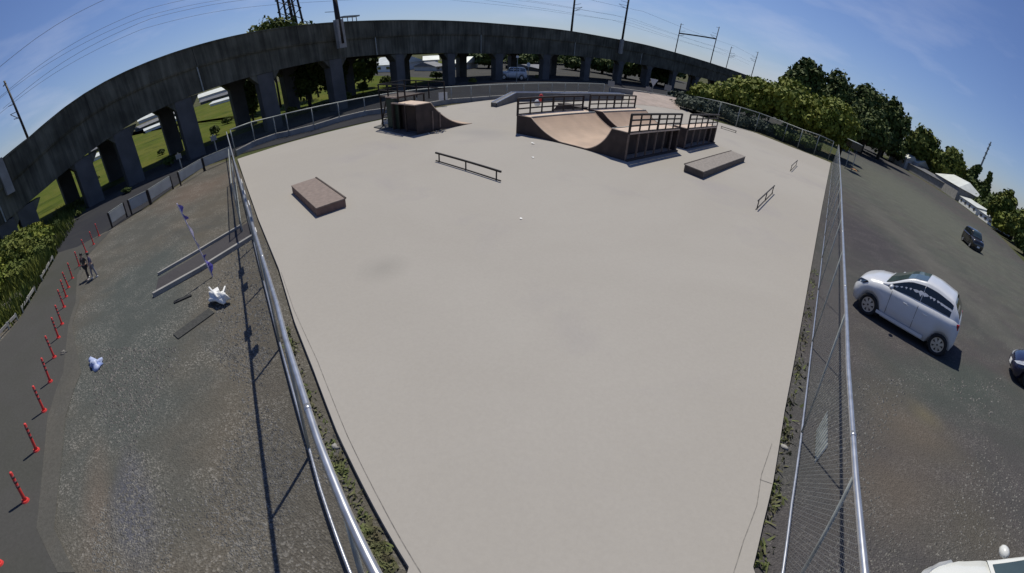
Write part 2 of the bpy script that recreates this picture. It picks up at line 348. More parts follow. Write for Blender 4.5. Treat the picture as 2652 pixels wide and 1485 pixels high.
for i, p in enumerate(VPS):
    d = (VPS[min(i+1, len(VPS)-1)]-VPS[max(i-1, 0)]).normalized(); VN.append(Vector((-d.y, d.x)))   # away from the camera
def vface(az_):                            # point of the front face at an azimuth
    best = min(range(len(VPS)), key=lambda i: abs(math.atan2(VPS[i].x, VPS[i].y)-az_) if VPS[i].y > -8 else 9)
    return best
VW = 10.5
BOTPX = [(-40,640),(60,545),(160,455),(312,341),(395,298),(482,265),(624,215),(819,170),(1000,141),(1250,141),(1500,146),(1650,168)]
BOTAE = [azel(*p) for p in BOTPX]
VBm = []
for p in VPS:
    a = math.atan2(p.x, p.y); d = p.length+0.2; a_c = min(max(a, BOTAE[0][0]), BOTAE[-1][0])
    VBm.append(H+math.tan(interp(a_c, [t[0] for t in BOTAE], [t[1] for t in BOTAE]))*min(d, 75))
for _ in range(10): VBm = [VBm[0]]+[(VBm[i-1]+2*VBm[i]+VBm[i+1])/4 for i in range(1, len(VBm)-1)]+[VBm[-1]]
VBm = [b+interp(math.atan2(p.x,p.y),[R(-70),R(-55),R(-30),R(-20)],[0.1,0.38,0.3,0.0]) for b, p in zip(VBm, VPS)]
VBm = [min(b, t-2.6) for b, t in zip(VBm, VT)]
def off(i, o, z): p = VPS[i]+VN[i]*o; return (p.x, p.y, z)
def ribbon(mb, prof):                      # prof: (offset, height, 'T' from the top edge or 'B' from the soffit)
    n = len(prof); i0 = len(mb.v)
    for i in range(len(VPS)):
        for o, dz, ref in prof: mb.v.append(off(i, o, (VT[i] if ref == 'T' else VBm[i])+dz))
    for i in range(len(VPS)-1):
        for j in range(n):
            a = i0+i*n+j; b = i0+i*n+(j+1) % n; mb.f.append((a, b, b+n, a+n))
    return mb
via = empty('viaduct', (0,0,0), 0, 'long dark weathered concrete railway viaduct curving behind the skate park', 'viaduct')
ribbon(MB(), [(0.42,-1.3,'T'),(VW-0.42,-1.3,'T'),(VW-0.42,-1.7,'T'),(0.42,-1.7,'T')]).build('deck', M['viaduct'], via)
ribbon(MB(), [(0.0,-0.10,'T'),(0.30,-0.10,'T'),(0.30,-1.296,'T'),(0.415,-1.304,'T'),(0.415,-1.76,'T'),(0.06,-1.76,'T'),(0.0,-1.60,'T')]).build('parapet', M['viaduct'], via)
ribbon(MB(), [(-0.07,0.0,'T'),(0.37,0.0,'T'),(0.37,-0.098,'T'),(-0.07,-0.098,'T')]).build('coping', M['viaduct'], via)
ribbon(MB(), [(0.16,-1.764,'T'),(1.30,-1.764,'T'),(1.30,0,'B'),(0.16,0,'B')]).build('girder', M['viaduct'], via)
ribbon(MB(), [(VW-1.7,-1.704,'T'),(VW-0.6,-1.704,'T'),(VW-0.6,0,'B'),(VW-1.7,0,'B')]).build('girder', M['viaduct'], via)
ribbon(MB(), [(VW-0.3,0.0,'T'),(VW,0.0,'T'),(VW,-1.95,'T'),(VW-0.415,-1.95,'T'),(VW-0.415,-1.304,'T'),(VW-0.3,-1.296,'T')]).build('parapet', M['viaduct'], via)
def pier(i, w=1.5, rows=(0.75, VW-1.15)):
    d = (VPS[min(i+1, len(VPS)-1)]-VPS[max(i-1, 0)]).normalized(); ang = math.atan2(d.y, d.x); zb = VBm[i]; D3 = Vector((d.x, d.y, 0))
    for o in rows:
        p = VPS[i]+VN[i]*o; po = MB().box((p.x, p.y, (zb-0.25)/2), (w, 1.06, zb+0.25), ang).build('pier', M['pier'], via, bevel=0.04)
        for s_ in (-1, 1):                 # small haunches where pier meets girder
            c = Vector((p.x, p.y, zb)); n3 = Vector((VN[i].x, VN[i].y, 0)); a0 = c+D3*(s_*w/2); mb = MB(); q = []
            for e in (-0.52, 0.52): q.append([a0+n3*e, a0+D3*(s_*0.75)+n3*e, a0+n3*e-Vector((0,0,0.75))])
            mb.poly(q[0]); mb.poly(q[1]); 
            for u, v_ in ((0,1),(1,2),(2,0)): mb.quad(q[0][u], q[0][v_], q[1][v_], q[1][u])
            mb.build('haunch', M['viaduct'], via)
    p0 = VPS[i]+VN[i]*1.3; p1 = VPS[i]+VN[i]*(VW-1.7)
    MB().bar((p0.x, p0.y, zb+0.62), (p1.x, p1.y, zb+0.62), 1.2, 1.2).build('cross_beam', M['viaduct'], via)
PIERPX = [(-40,700),(30,668),(118,602),(245,530),(380,462),(532,405),(739,332),(909,298)]
done = []
for px in PIERPX:
    i = vface(azel(*px)[0]); pier(i, 1.6); done.append(i)
i = done[-1]+5
while i < len(VPS)-2 and VPS[i].length < 190:
    pier(i); i += 5
for i in range(6, len(VPS)-2, 5):           # construction joints and drain pipes on the face
    if VPS[i].length > 110: continue
    q = VPS[i]-VN[i]*0.012; MB().bar((q.x, q.y, VT[i]-0.12), (q.x, q.y, VT[i]-1.58), 0.05, 0.03).build('joint', M['joint_dark'], via)
    if i % 10 == 1:
        q = VPS[i]+VN[i]*0.08; MB().tube([(q.x, q.y, VT[i]-1.7), (q.x, q.y, max(VBm[i], 0.4)-0.02)], 0.07, 8).build('drain_pipe', M['galv_dull'], via)
# shaded soil strip under the viaduct
lo = [VPS[i]-VN[i]*3.0 for i in range(len(VPS))]; hi = [VPS[i]+VN[i]*13.0 for i in range(len(VPS))]
def strip(name, A, B, z, m):
    mb = MB(); n = len(A)
    mb.v = [(p.x,p.y,z) for p in A]+[(p.x,p.y,z) for p in B]
    mb.f = [(j, j+1, n+j+1, n+j) for j in range(n-1)]
    o = mb.build(name, m); o['kind'] = 'structure'
    if o.data.polygons[0].normal.z < 0: o.data.flip_normals()
    return o
lo = [VPS[i]-VN[i]*interp(math.atan2(VPS[i].x, VPS[i].y), [R(-13),R(-9)], [3.0,26.0]) for i in range(len(VPS))]
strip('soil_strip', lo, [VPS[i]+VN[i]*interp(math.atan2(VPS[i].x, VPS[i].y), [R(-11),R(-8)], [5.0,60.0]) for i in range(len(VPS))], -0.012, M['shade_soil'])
strip('field_meadow', [VPS[i]+VN[i]*5.0 for i in range(len(VPS))], [VPS[i]+VN[i]*120.0 if VPS[i].length<90 else VPS[i]+VN[i]*60 for i in range(len(VPS))], -0.018, M['field'])

# left lot, road, right lot
lotL = [G(966,1485)+Vector((0.3,-9,0))]+[Vector((-25*k,-14*k,0)), Vector((-25*k,-3*k,0))]+P((290,592),(390,532),(530,434),(606,412))+P((640,480),(700,640),(770,850),(880,1140),(1060,1480))
sheet('gravel_lot', lotL, 0.0, M['gravelL'])
roadR = [(150,1485),(95,1370),(123,1085),(146,1010),(164,966),(177,844),(190,800),(196,785),(200,714),(222,668),(290,596)]
roadL = [(200,640),(151,655),(94,759),(47,832),(0,886)]
g_end = G(0,886)
road = [G(150,1485)+Vector((-0.2,-12,0))]+P(*roadR)+P(*roadL)+[Vector((g_end.x-8,-14,0))]
sheet('asphalt_road', road, 0.008, M['asphalt'])
vergeo = [G(x+46 if y>900 else x+10, y) for x, y in roadR[:-1]]
mbv = [G(x, y) for x, y in roadR[:-1]]
sheet('road_verge', mbv+vergeo[::-1], 0.012, M['verge'])
far_road = P((290,592),(200,640),(151,655))+[VPS[vface(R(-83))]-VN[vface(R(-83))]*1.5]+[VPS[vface(R(a))]-VN[vface(R(a))]*1.5 for a in (-75,-66,-57,-48,-38,-30,-24,-18,-12,-6,0,5,10,15,20)]+P((1800,268),(1740,258),(1690,249),(1600,237),(1523,242),(1428,242),(1355,247),(1312,251),(1220,258),(1155,270),(982,309),(743,368),(606,404),(530,430),(390,528))
M['shadow_asphalt'] = ground_mat('shadow_dark_asphalt', (0.034,0.035,0.042), (0.040,0.041,0.046), (0.08,0.08,0.08), fine=60, speck_amt=0.2, pscale=0.3, bump=0.1, grain=0.15)  # near-black road colour: the viaduct's shadow is put into the asphalt
sheet('service_road', far_road, 0.004, M['shadow_asphalt'])
# brownish drier ground at the fence corner and a pale worn stripe
pass
pass
lotR = [Vector((2.2,-9,0)), G(1944,1484), G(1972,1365), G(2028,1076), G(2076,826), G(2126,546), G(2151,424), G(2205,366), G(2262,392)]+P((2324,429),(2470,516),(2574,595),(2652,678))+[Vector((70,0,0)), Vector((60,-25,0)), Vector((2.2,-25,0))]
sheet('gravel_car_park', lotR, 0.0, M['gravelR'])
pass
pass
pass

# skate slab: one raised sheet
SL = [(615.9,415.9),(640,487),(669.7,572),(723.4,703.8),(765,844),(814,969),(875.7,1131.7),(946,1277),(1060.6,1479.4)]
SRt = [(1944.6,1480),(1972,1365),(1998,1258),(2028,1076),(2052,953.7),(2076,826),(2109,642),(2126.6,545),(2151,423.6)]
SF = [(2046,382),(1950,344),(1861,319),(1790,296),(1735,262),(1680,252),(1610,246),(1494,247),(1393,247),(1279,261),(1155,278),(982,315),(900,334),(743,375),(680,395)]
slabpts = P(*SL)+[G(1060.6,1479.4)+Vector((0.9,-7,0)), G(1944.6,1480)+Vector((-1.0,-7,0))]+P(*SRt)+P(*SF)
o = MB().prism(slabpts, -0.12, 0.10).build('concrete_slab', M['slab']); o['kind'] = 'structure'
ZS = 0.10                                   # slab top
def GS(x, y): return G(x, y, ZS)
M['joint'] = mat('slab_joint', (0.17,0.16,0.15), 0.9, var=0.3, vscale=12)
def joint(pp, wdt=0.012):
    mb = MB(); q = [GS(*p) for p in pp]
    for a, b in zip(q, q[1:]):
        d = (b-a).normalized(); nn = Vector((-d.y, d.x, 0))*wdt/2; z = Vector((0,0,0.004))
        mb.quad(a-nn+z, b-nn+z, b+nn+z, a+nn+z)
    o = mb.build('slab_joint', M['joint']); o['kind'] = 'structure'
joint([(728,705),(760,800),(822,935),(900,1130),(985,1300),(1090,1484)])
joint([(1999,1150),(1972,1230),(1960,1310),(1926,1400),(1900,1484)])
joint([(1968,1243),(2000,1254)])
M['stain'] = mat('slab_stain', (0.265,0.255,0.235), 0.9, var=0.08, vscale=2)

# path into the park from the left with pale kerbs
sheet('dark_path', P((410,722),(500,668),(640,578),(662,612),(520,706),(400,770)), 0.009, M['path'])
def kerb(name, pp, wdt, hgt, lab):
    mb = MB(); q = [G(*p) for p in pp]
    for a, b in zip(q, q[1:]): mb.bar(a+Vector((0,0,hgt/2-0.01)), b+Vector((0,0,hgt/2-0.01)), wdt, hgt+0.02)
    o = mb.build(name, M['concrete'], bevel=0.01); tag(o, lab, 'kerb', 'pale kerbs edging the dark path')
kerb('path_kerb', [(410,714),(500,662),(625,588)], 0.09, 0.10, 'thin pale kerb on the upper side of the dark path at the left')
kerb('path_kerb', [(398,770),(520,702),(655,618)], 0.12, 0.14, 'brighter pale kerb on the lower side of the dark path at the left')

# ================================================================ FENCES
def rail_at(pxs, hs): return [G(x, y, h) for (x, y), h in zip(pxs, hs)]
def fence(name, label, tops, z0, post_r=0.03, rail_r=0.03, every=2.0, mesh=None, low=None, steel='galv', mid=None, posts=None, group=None):
    """tops: 3-D points of the top rail; the fence hangs straight down from them to z0"""
    root = empty(name, (tops[0].x, tops[0].y, 0), 0, label, 'fence', group)
    off_ = root.location
    T = [t-off_ for t in tops]
    MB().tube(T, rail_r, 10).build('top_rail', M[steel], root, smooth=True)
    if low is not None: MB().tube([Vector((t.x, t.y, low)) for t in T], rail_r*0.7, 8).build('bottom_rail', M[steel], root, smooth=True)
    acc = 0.0; L_ = [0]
    for a, b in zip(T, T[1:]): L_.append(L_[-1]+(Vector((b.x,b.y))-Vector((a.x,a.y))).length)
    def at(s):
        for j in range(len(T)-1):
            if s <= L_[j+1]+1e-6: f = (s-L_[j])/(L_[j+1]-L_[j]); return T[j].lerp(T[j+1], f)
        return T[-1]
    n = max(1, round(L_[-1]/every)) if every else 0
    ss = posts if posts else [L_[-1]*q/n for q in range(n+1)]
    for s in ss:
        t = at(s); MB().tube([(t.x, t.y, z0), (t.x, t.y, t.z)], post_r, 8).build('post', M['galv_dull'], root, smooth=True)
    if mesh:
        me = bpy.data.meshes.new('wire_mesh'); vs = []; fs = []
        for t in T: vs += [(t.x, t.y, z0+0.05), (t.x, t.y, t.z)]
        for j in range(len(T)-1): fs.append((2*j, 2*j+2, 2*j+3, 2*j+1))
        me.from_pydata(vs, [], fs); uvl = me.uv_layers.new(name='UVMap'); idx = 0
        for j in range(len(T)-1):
            for u, v in ((L_[j], z0), (L_[j+1], z0), (L_[j+1], T[j+1].z), (L_[j], T[j].z)):
                uvl.data[idx].uv = (u, v); idx += 1
        me.materials.append(M[mesh]); mo = bpy.data.objects.new('wire_mesh', me); SC.collection.objects.link(mo); mo.parent = root
    return root, at, L_
LR = [(586.4,342),(607.2,419.4),(633,513),(661,606.7),(688.7,697),(716.5,787),(740,880),(779,1004),(823,1140.5),(893,1316.5),(968,1475)]
LH = [0.30,0.34,0.39,0.43,0.46,0.48,0.49,0.5,0.5,0.5,0.5]
LT = rail_at(LR, [h*H for h in LH])
LT.append(LT[-1]+(LT[-1]-LT[-2]).normalized()*2.5)
froot, fat, fL = fence('chain_link_fence', 'silver pipe chain link fence along the left edge of the slab', LT, 0.0, 0.024, 0.036, 3.0, 'mesh', 0.12)
RR = [(2172.4,375),(2178,482.6),(2182,590),(2185.6,676.8),(2192.5,826),(2196.8,953.7),(2208,1109.5),(2217,1239),(2228,1358),(2239.5,1480)]
RT = rail_at(RR, [0.485*H]+[0.5*H]*9); RT.append(RT[-1]+(RT[-1]-RT[-2]).normalized()*2.5)
rroot, rat_, rL = fence('chain_link_fence', 'silver pipe chain link fence along the right edge of the slab by the white car', RT, 0.0, 0.020, 0.034, 3.6, 'mesh', 0.12)
# rail couplings
for rt, at_, Ls in ((froot, fat, fL), (rroot, rat_, rL)):
    for s in (Ls[-1]-4.1, Ls[-1]-8.2, Ls[-1]-12.3):
        p = at_(s); q = at_(s+0.07); MB().tube([p, q], 0.037, 10).build('coupling', M['galv'], rt, smooth=True)
# far fence (left back) - base pixels and rail height read at the same bearing
FB = [(612,404),(663,377),(718,358),(750,352),(815,336),(881,315),(947,299),(1010,291),(1080,283),(1169,267),(1220,264),(1268,260),(1312,257),(1355,252),(1393,247),(1428,246),(1462,246),(1495,246),(1523,246),(1562,247)]
FT = [(586,341),(620,326),(660,314),(700,305),(760,290),(830,275),(905,260),(978,247),(1040,238),(1100,230),(1175,225),(1250,221),(1330,217.5),(1400,215.5),(1470,215.5),(1530,216),(1568,218)]
FTA = [azel(*p) for p in FT]
ftop = []
for b in FB:
    g = G(*b); a = math.atan2(g.x, g.y); e = interp(a, [t[0] for t in FTA], [t[1] for t in FTA])
    ftop.append(Vector((g.x, g.y, H+math.tan(e)*math.hypot(g.x, g.y))))
cum = [0]
for a, b in zip(ftop, ftop[1:]): cum.append(cum[-1]+(Vector((b.x,b.y))-Vector((a.x,a.y))).length)
fence('chain_link_fence', 'dull grey chain link fence along the far edge of the slab before the viaduct', ftop, 0.0, 0.045, 0.045, 3.0, 'mesh_far', None, 'galv_dull', posts=cum)
# right far fence below the green trees
QB = [(1600,240),(1712,258),(1800,290),(1861,318),(1910,334),(1960,346),(2033,371),(2071,391),(2114,407),(2151,422)]
QT = [(1600,222),(1700,236),(1752,243),(1830,255),(1919,278),(2000,304),(2046,323),(2087,339),(2133,354),(2172,373)]
QTA = [azel(*p) for p in QT]
qtop = []
for b in QB[2:]:
    g = G(*b)+Vector((0,0.8,0)); a = math.atan2(g.x, g.y); e = interp(a, [t[0] for t in QTA], [t[1] for t in QTA])
    qtop.append(Vector((g.x, g.y, H+math.tan(e)*math.hypot(g.x, g.y))))
cum = [0]
for a, b in zip(qtop, qtop[1:]): cum.append(cum[-1]+(Vector((b.x,b.y))-Vector((a.x,a.y))).length)
fence('chain_link_fence', 'grey green chain link fence under the bright green trees at the far right', qtop, 0.0, 0.05, 0.05, 3.0, 'mesh_far', None, 'galv_dull', posts=cum)
# brace and gate on the left fence where the path enters
gate = empty('fence_gate', (0,0,0), 0, 'open pipe frame gate of the left fence leaning out beside the dark path', 'gate')
gp0 = G(628,600); gp1 = G(611,470)
for zz in (0.2, 0.95, 1.7): MB().tube([gp0+Vector((0,0,zz)), gp1+Vector((0,0,zz))], 0.022, 8).build('rail', M['galv_dull'], gate)
for pp in (gp0, gp1): MB().tube([pp, pp+Vector((0,0,1.75))], 0.028, 8).build('post', M['galv_dull'], gate)
me = bpy.data.meshes.new('wire_mesh'); gl = (gp1-gp0).length
me.from_pydata([tuple(gp0+Vector((0,0,.2))), tuple(gp1+Vector((0,0,.2))), tuple(gp1+Vector((0,0,1.7))), tuple(gp0+Vector((0,0,1.7)))], [], [(0,1,2,3)])
uvl = me.uv_layers.new(name='UVMap')
for q_, uv_ in enumerate(((0,0),(gl,0),(gl,1.5),(0,1.5))): uvl.data[q_].uv = uv_
me.materials.append(M['mesh_far']); mo = bpy.data.objects.new('wire_mesh', me); SC.collection.objects.link(mo); mo.parent = gate
# boards fixed on the left fence; found from where their shadows fall on the gravel
shv = Vector((-math.sin(R(SUN_AZ)), -math.cos(R(SUN_AZ))))/math.tan(R(SUN_EL))
for j, (px, py, wd, hg, lab) in enumerate(((621,708,0.60,0.55,'pale board high on the left fence beside the path end'),(630,748,0.45,0.60,'pale board on the left fence just nearer than the path end'),(637,865,0.42,0.55,'pale board on the left fence level with the stone block'),(657,912,0.32,0.50,'small low board on the left fence, nearest of the fence boards'))):
    g = G(px, py); best = None
    for q in range(0, int(fL[-1]*20)):
        p = fat(q/20)+froot.location
        for zq in range(5, 23):
            e = (Vector((p.x, p.y))+shv*(zq/10)-Vector((g.x, g.y))).length
            if best is None or e < best[0]: best = (e, q/20, zq/10)
    s_, z = best[1], best[2]; p = fat(s_)+froot.location; q = fat(s_+0.3)+froot.location; ang = math.atan2(q.y-p.y, q.x-p.x)
    o = MB().box((0,0,0), (wd, 0.02, hg)).build('notice_board', M['offwhite'], loc=(p.x-0.04*math.sin(ang), p.y+0.04*math.cos(ang), z), rz=ang)
    tag(o, lab, 'notice board', 'boards fixed to the left fence')
# low concrete footing under the far fence
mb = MB()
fb = [G(*p) for p in FB[:-1]]
for a, b in zip(fb, fb[1:]): mb.bar(a+Vector((0,0,0.17)), b+Vector((0,0,0.17)), 0.25, 0.42)
tag(mb.build('fence_footing', M['concrete'], bevel=0.02), 'low pale concrete footing wall under the far chain link fence', 'footing wall')
# guard barrier of flat panels along the service road
BAR = [(290,592),(331,562),(340,557),(391,530),(450,490),(468,482),(530,443),(606,410)]
for j, (a, b) in enumerate(zip(BAR, BAR[1:])):
    A, B = G(*a), G(*b); 
    if (B-A).length < 1.0: continue
    rt = empty('guard_rail', A, 0, ['first road barrier panel at the open end beside the bollards','second grey road barrier panel from the open end','','third road barrier panel, behind the banner pole','fourth short barrier panel in the row','fifth long barrier panel in the row','last barrier panel touching the fence corner'][j] if j != 2 else 'narrow road barrier panel in the middle of the row', 'road barrier', 'grey barrier panels along the service road')
    d = B-A; ux = d.normalized()
    MB().bar(ux*0.12+Vector((0,0,0.52)), d-ux*0.12+Vector((0,0,0.52)), 0.08, 0.55).build('panel', M['panel'], rt, bevel=0.02)
    MB().bar(ux*0.05+Vector((0,0,0.83)), d-ux*0.05+Vector((0,0,0.83)), 0.07, 0.045).build('top_rail', M['galv_dull'], rt)
    for e in (ux*0.05, d-ux*0.05): MB().box((e.x, e.y, 0.43), (0.08,0.08,0.86)).build('post', M['dark_steel'], rt)

# ================================================================ CATENARY MASTS ON THE VIADUCT
def place_on_viaduct(px, py, o):
    a = azel(px, py)[0]; i = vface(a); p = VPS[i]+VN[i]*o
    # slide along the bearing
    return Vector((p.x, p.y, VT[i]-1.4)), i
MASTS = [((71,355),(14,208),0.6,0.11,'left mast, alone near the left picture edge'),((36,520),(-8,400),-0.4,0.14,'cut off by the left picture edge'),((877,62),(836,-18),-0.5,0.27,'thick one rising in front of the parapet with a pale sleeve'),((1480,79),(1494,-14),8.6,0.2,'tall one left of the tall pair'),((1612,100),(1643,-18),-0.2,0.2,'tall one right of the tall pair'),((1749,133),(1769.6,62),8.6,0.13,'left post of the portal with a cross beam'),((1840,162),(1872,72),0.2,0.13,'right post of the portal with a cross beam'),((1881,174),(1898,122),8.6,0.12,'small one left of the last pair'),((1947,193),(1969,136),0.2,0.13,'small one right of the last pair near the trees')]
mtops = {}
for j, (bp, tp, o_, r_, lab) in enumerate(MASTS):
    a = azel(*bp)[0]; i = vface(a); d0 = VPS[i].length
    # distance along the bearing so that the mast stands o_ metres behind the face
    q = VPS[i]+VN[i]*o_; cosx = max(0.35, abs(VN[i].dot(VPS[i].normalized()))); d = d0+o_/cosx*0.8
    x, y = math.sin(a)*d, math.cos(a)*d; zt = z_at((x, y), *tp); zb = VT[i]-1.5
    rt = empty('railway_mast', (x, y, 0), 0, 'dark railway mast, '+lab, 'mast', 'railway masts on the viaduct')
    MB().tube([(0,0,zb if o_ > 0 else zb-0.6), (0,0,zt)], [r_*1.15, r_*0.8], 8).build('pole', M['dark_steel'], rt, smooth=True)
    dv = (VPS[min(i+1,len(VPS)-1)]-VPS[i-1]).normalized(); side = VN[i] if o_ < 4 else -VN[i]
    s3 = Vector((side.x, side.y, 0))
    if o_ <= 0: MB().box((0,0,VT[i]-1.2), (0.46+r_*1.6,0.46,2.6), math.atan2(dv.y, dv.x)).build('sleeve', M['concrete'], rt)
    for hz, ln in ((zt-1.9, 1.7),(zt-2.5,2.1),(zt-3.0,1.6)):
        if hz > VT[i]+0.6: MB().bar(Vector((0,0,hz)), s3*ln+Vector((0,0,hz+0.25)), 0.05).build('bracket_arm', M['dark_steel'], rt)
    if zt-3.0 > VT[i]: MB().bar(Vector((0,0,zt-3.1)), s3*2.0+Vector((0,0,zt-2.3)), 0.045).build('stay', M['dark_steel'], rt)
    MB().bar(Vector((0,0,zt-0.25))-s3*0.2, s3*0.8+Vector((0,0,zt-0.2)), 0.06).build('top_arm', M['dark_steel'], rt)
    mtops[j] = (Vector((x, y, zt)), i)
# portal beam between the two posts of the middle pair
a_, b_ = mtops[5][0].copy(), mtops[6][0].copy(); 
o = MB().bar((a_.x, a_.y, a_.z-2.3*k), (b_.x, b_.y, b_.z-2.9*k), 0.22, 0.3).build('portal_beam', M['dark_steel']); tag(o, 'dark cross beam joining two railway masts into a portal', 'beam')
# lattice pylon behind the tree
bp = at_dist(768, 120, 62*k); zt = z_at(bp, 735, -25)
rt = empty('lattice_pylon', (bp.x, bp.y, 0), 0, 'dark steel lattice pylon rising behind the tree on the viaduct skyline', 'pylon')
mb = MB(); wb, wt = 1.6, 1.1
for sx, sy in ((-1,-1),(1,-1),(1,1),(-1,1)): mb.bar((sx*wb, sy*wb*0.6, 0), (sx*wt, sy*wt*0.6, zt), 0.22)
mb.build('leg_frame', M['dark_steel'], rt)
for sy in (-1, 1):
    mb = MB(); z = 1.0
    while z < zt-1:
        mb.bar((-wb*0.9, sy*0.8, z), (wb*0.9, sy*0.8, z+1.6), 0.09); mb.bar((wb*0.9, sy*0.8, z), (-wb*0.9, sy*0.8, z+1.6), 0.09); z += 1.6
    mb.build('lattice', M['dark_steel'], rt)
MB().tube([(0.2,0,0),(0.2,0,zt)], 0.22, 8).build('pole', M['dark_steel'], rt)
# small platform on the parapet
i = vface(azel(922,52)[0]); c = VPS[i]+VN[i]*1.5; rt = empty('signal_platform', (c.x, c.y, VT[i]-1.4), 0, 'small grey table shaped platform standing on the viaduct skyline', 'platform')
ang = math.atan2((VPS[i+1]-VPS[i-1]).y, (VPS[i+1]-VPS[i-1]).x)
ux = Vector((math.cos(ang), math.sin(ang), 0))
MB().box((0,0,2.05), (2.3,0.8,0.14), ang).build('top_plate', M['galv_dull'], rt)
for s in (-1.0, -0.3, 0.4, 1.0): MB().tube([ux*s, ux*s+Vector((0,0,2.0))], 0.05, 6).build('leg', M['galv_dull'], rt)
# overhead wires following the track
def wire(o_, dz, i0, i1, lab, r=0.013):
    pts = []
    for i in range(i0, i1):
        p = VPS[i]+VN[i]*o_; sag = 0.5*(((i % 20)-10)/10.0)**2
        pts.append((p.x, p.y, VT[i]+dz+sag))
    tag(MB().tube(pts, r, 5).build('overhead_wire', M['dark_steel']), lab, 'wire', 'overhead wires above the viaduct')
iA, iB = vface(R(-72)), vface(R(24))
wire(2.6, 3.1, iA, iB, 'lowest contact wire above the near track of the viaduct')
wire(2.6, 4.0, iA, iB, 'second wire hanging over the near track of the viaduct')
wire(7.6, 3.3, iA, iB, 'contact wire above the far track of the viaduct')
wire(7.6, 4.4, iA, iB, 'upper wire above the far track of the viaduct')
wire(0.2, 5.6, iA, iB, 'highest feeder wire along the near side of the viaduct', 0.016)

# ================================================================ TREES, BUSHES
def crown_mesh(rng, blobs, n, size, flat=0.8):
    vs, fs = [], []
    tot = sum(b[3]*b[4] for b in blobs)
    for (cx, cy, cz, rx, rz) in blobs:
        m_ = max(40, int(n*rx*rz/tot)); ph = rng.random()*6
        for _ in range(m_):
            th = rng.random()*2*math.pi; u = rng.uniform(-0.75, 1); s = math.sqrt(1-u*u)
            rad = (0.45+0.55*rng.random()**0.5)*(1+0.13*math.sin(3*th+ph)+0.12*math.sin(7*u+ph*2)+0.10*rng.uniform(-1,1))
            if rng.random() < 0.10: rad *= 1.18
            p = Vector((cx+rx*rad*s*math.cos(th), cy+rx*rad*s*math.sin(th), cz+rz*rad*u))
            nrm = Vector((s*math.cos(th)+rng.gauss(0,.7), s*math.sin(th)+rng.gauss(0,.7), u+rng.gauss(0,.7)+0.3)).normalized()
            t = nrm.cross(Vector((rng.random()-.5, rng.random()-.5, rng.random()-.5))).normalized(); b = nrm.cross(t)
            q = size*rng.uniform(0.5, 1.35); i = len(vs)
            vs += [tuple(p-t*q-b*q*0.5), tuple(p+t*q*0.2-b*q*0.7), tuple(p+t*q+b*q*0.3), tuple(p-t*q*0.3+b*q*0.8)]; fs.append((i,i+1,i+2,i+3))
    return vs, fs
def tree(name, pos, h, r, leaf, label, cat='tree', group=None, n=5000, size=0.3, trunk_frac=0.3, seed=0, shape='round', base=0.0):
    rng = random.Random(seed*31+5); rt = empty(name, (pos.x, pos.y, base), 0, label, cat, group)
    tr = max(0.06, r*0.07); top = h*0.75
    mb = MB(); pts = [(0,0,-0.1), (0.05*r, 0.03*r, h*0.3), (-0.03*r, 0.05*r, h*0.55), (0,0,top)]
    mb.tube(pts, [tr*1.3, tr, tr*0.7, tr*0.25], 8); blobs = []
    if shape == 'cone':
        for q in range(8):
            f = q/7; blobs.append((rng.uniform(-.35,.35)*r, rng.uniform(-.35,.35)*r, h*(0.22+0.66*f), r*(1.05-0.75*f)*rng.uniform(.7,1.25), h*0.10))
    else:
        nb = 9 if r > 1.5 else 6
        c0 = h*(trunk_frac+(1-trunk_frac)*0.5); rz = h*(1-trunk_frac)/2
        blobs.append((0,0,c0,r*0.72,rz*0.8))
        for q in range(nb):
            th = 2*math.pi*q/nb+rng.random(); e = rng.uniform(-0.55, 0.75); rr = rng.uniform(0.42, 0.62)
            blobs.append((math.cos(th)*r*(1-rr)*math.sqrt(1-e*e*0.6)*1.05, math.sin(th)*r*(1-rr)*math.sqrt(1-e*e*0.6)*1.05, c0+e*rz*(1-rr*0.8), r*rr, rz*rr*0.95))
        blobs.append((rng.uniform(-.2,.2)*r, 0, h-rz*0.36, r*0.42, rz*0.36))
        for b in blobs[1:6]:
            mb.tube([(0,0,h*0.3), (b[0]*0.6, b[1]*0.6, (h*0.3+b[2])/2), (b[0], b[1], b[2])], [tr*0.5, tr*0.35, tr*0.12], 5)
    mb.build('trunk', M['bark'], rt, smooth=True)
    vs, fs = crown_mesh(rng, blobs, n, size); c = MB(); c.v, c.f = vs, fs
    me = bpy.data.meshes.new('crown'); me.from_pydata(vs, [], fs); me.materials.append(M[leaf]); co = bpy.data.objects.new('crown', me); SC.collection.objects.link(co); co.parent = rt
    return rt
def tree_px(name, mid, d, topy, wpx, leaf, label, **kw):
    d *= k; p = at_dist(mid[0], mid[1], d); h = z_at(p, mid[0], topy); r = d*CA*wpx/2000*kw.pop('wk', 0.98)
    return tree(name, p, h, r, leaf, label, n=kw.pop('n', 7000), size=kw.pop('size', max(0.22, d*0.0042)), **kw)
TG = 'trees at the right behind the park'
tree_px('leafy_tree', (1790,275), 72, 243, 110, 'leaf_grey', 'low grey green tree left of the bright green trees by the far fence', group=TG, trunk_frac=0.08, seed=1)
tree_px('leafy_tree', (1850,262), 71, 220, 140, 'leaf_bright', 'bright green tree at the left end of the big green clump', group=TG, trunk_frac=0.08, seed=2, n=9000)
tree_px('leafy_tree', (1945,262), 70, 192, 190, 'leaf_bright', 'broad bright yellow green tree below the last mast pair', group=TG, trunk_frac=0.08, seed=3, n=13000)
tree_px('leafy_tree', (2045,290), 67, 205, 190, 'leaf_bright', 'broad bright green tree in front of the tallest dark crown', group=TG, trunk_frac=0.08, seed=4, n=13000)
tree_px('leafy_tree', (2135,330), 66, 245, 170, 'leaf_bright', 'bright green tree behind the far right fence corner', group=TG, trunk_frac=0.08, seed=5, n=12000)
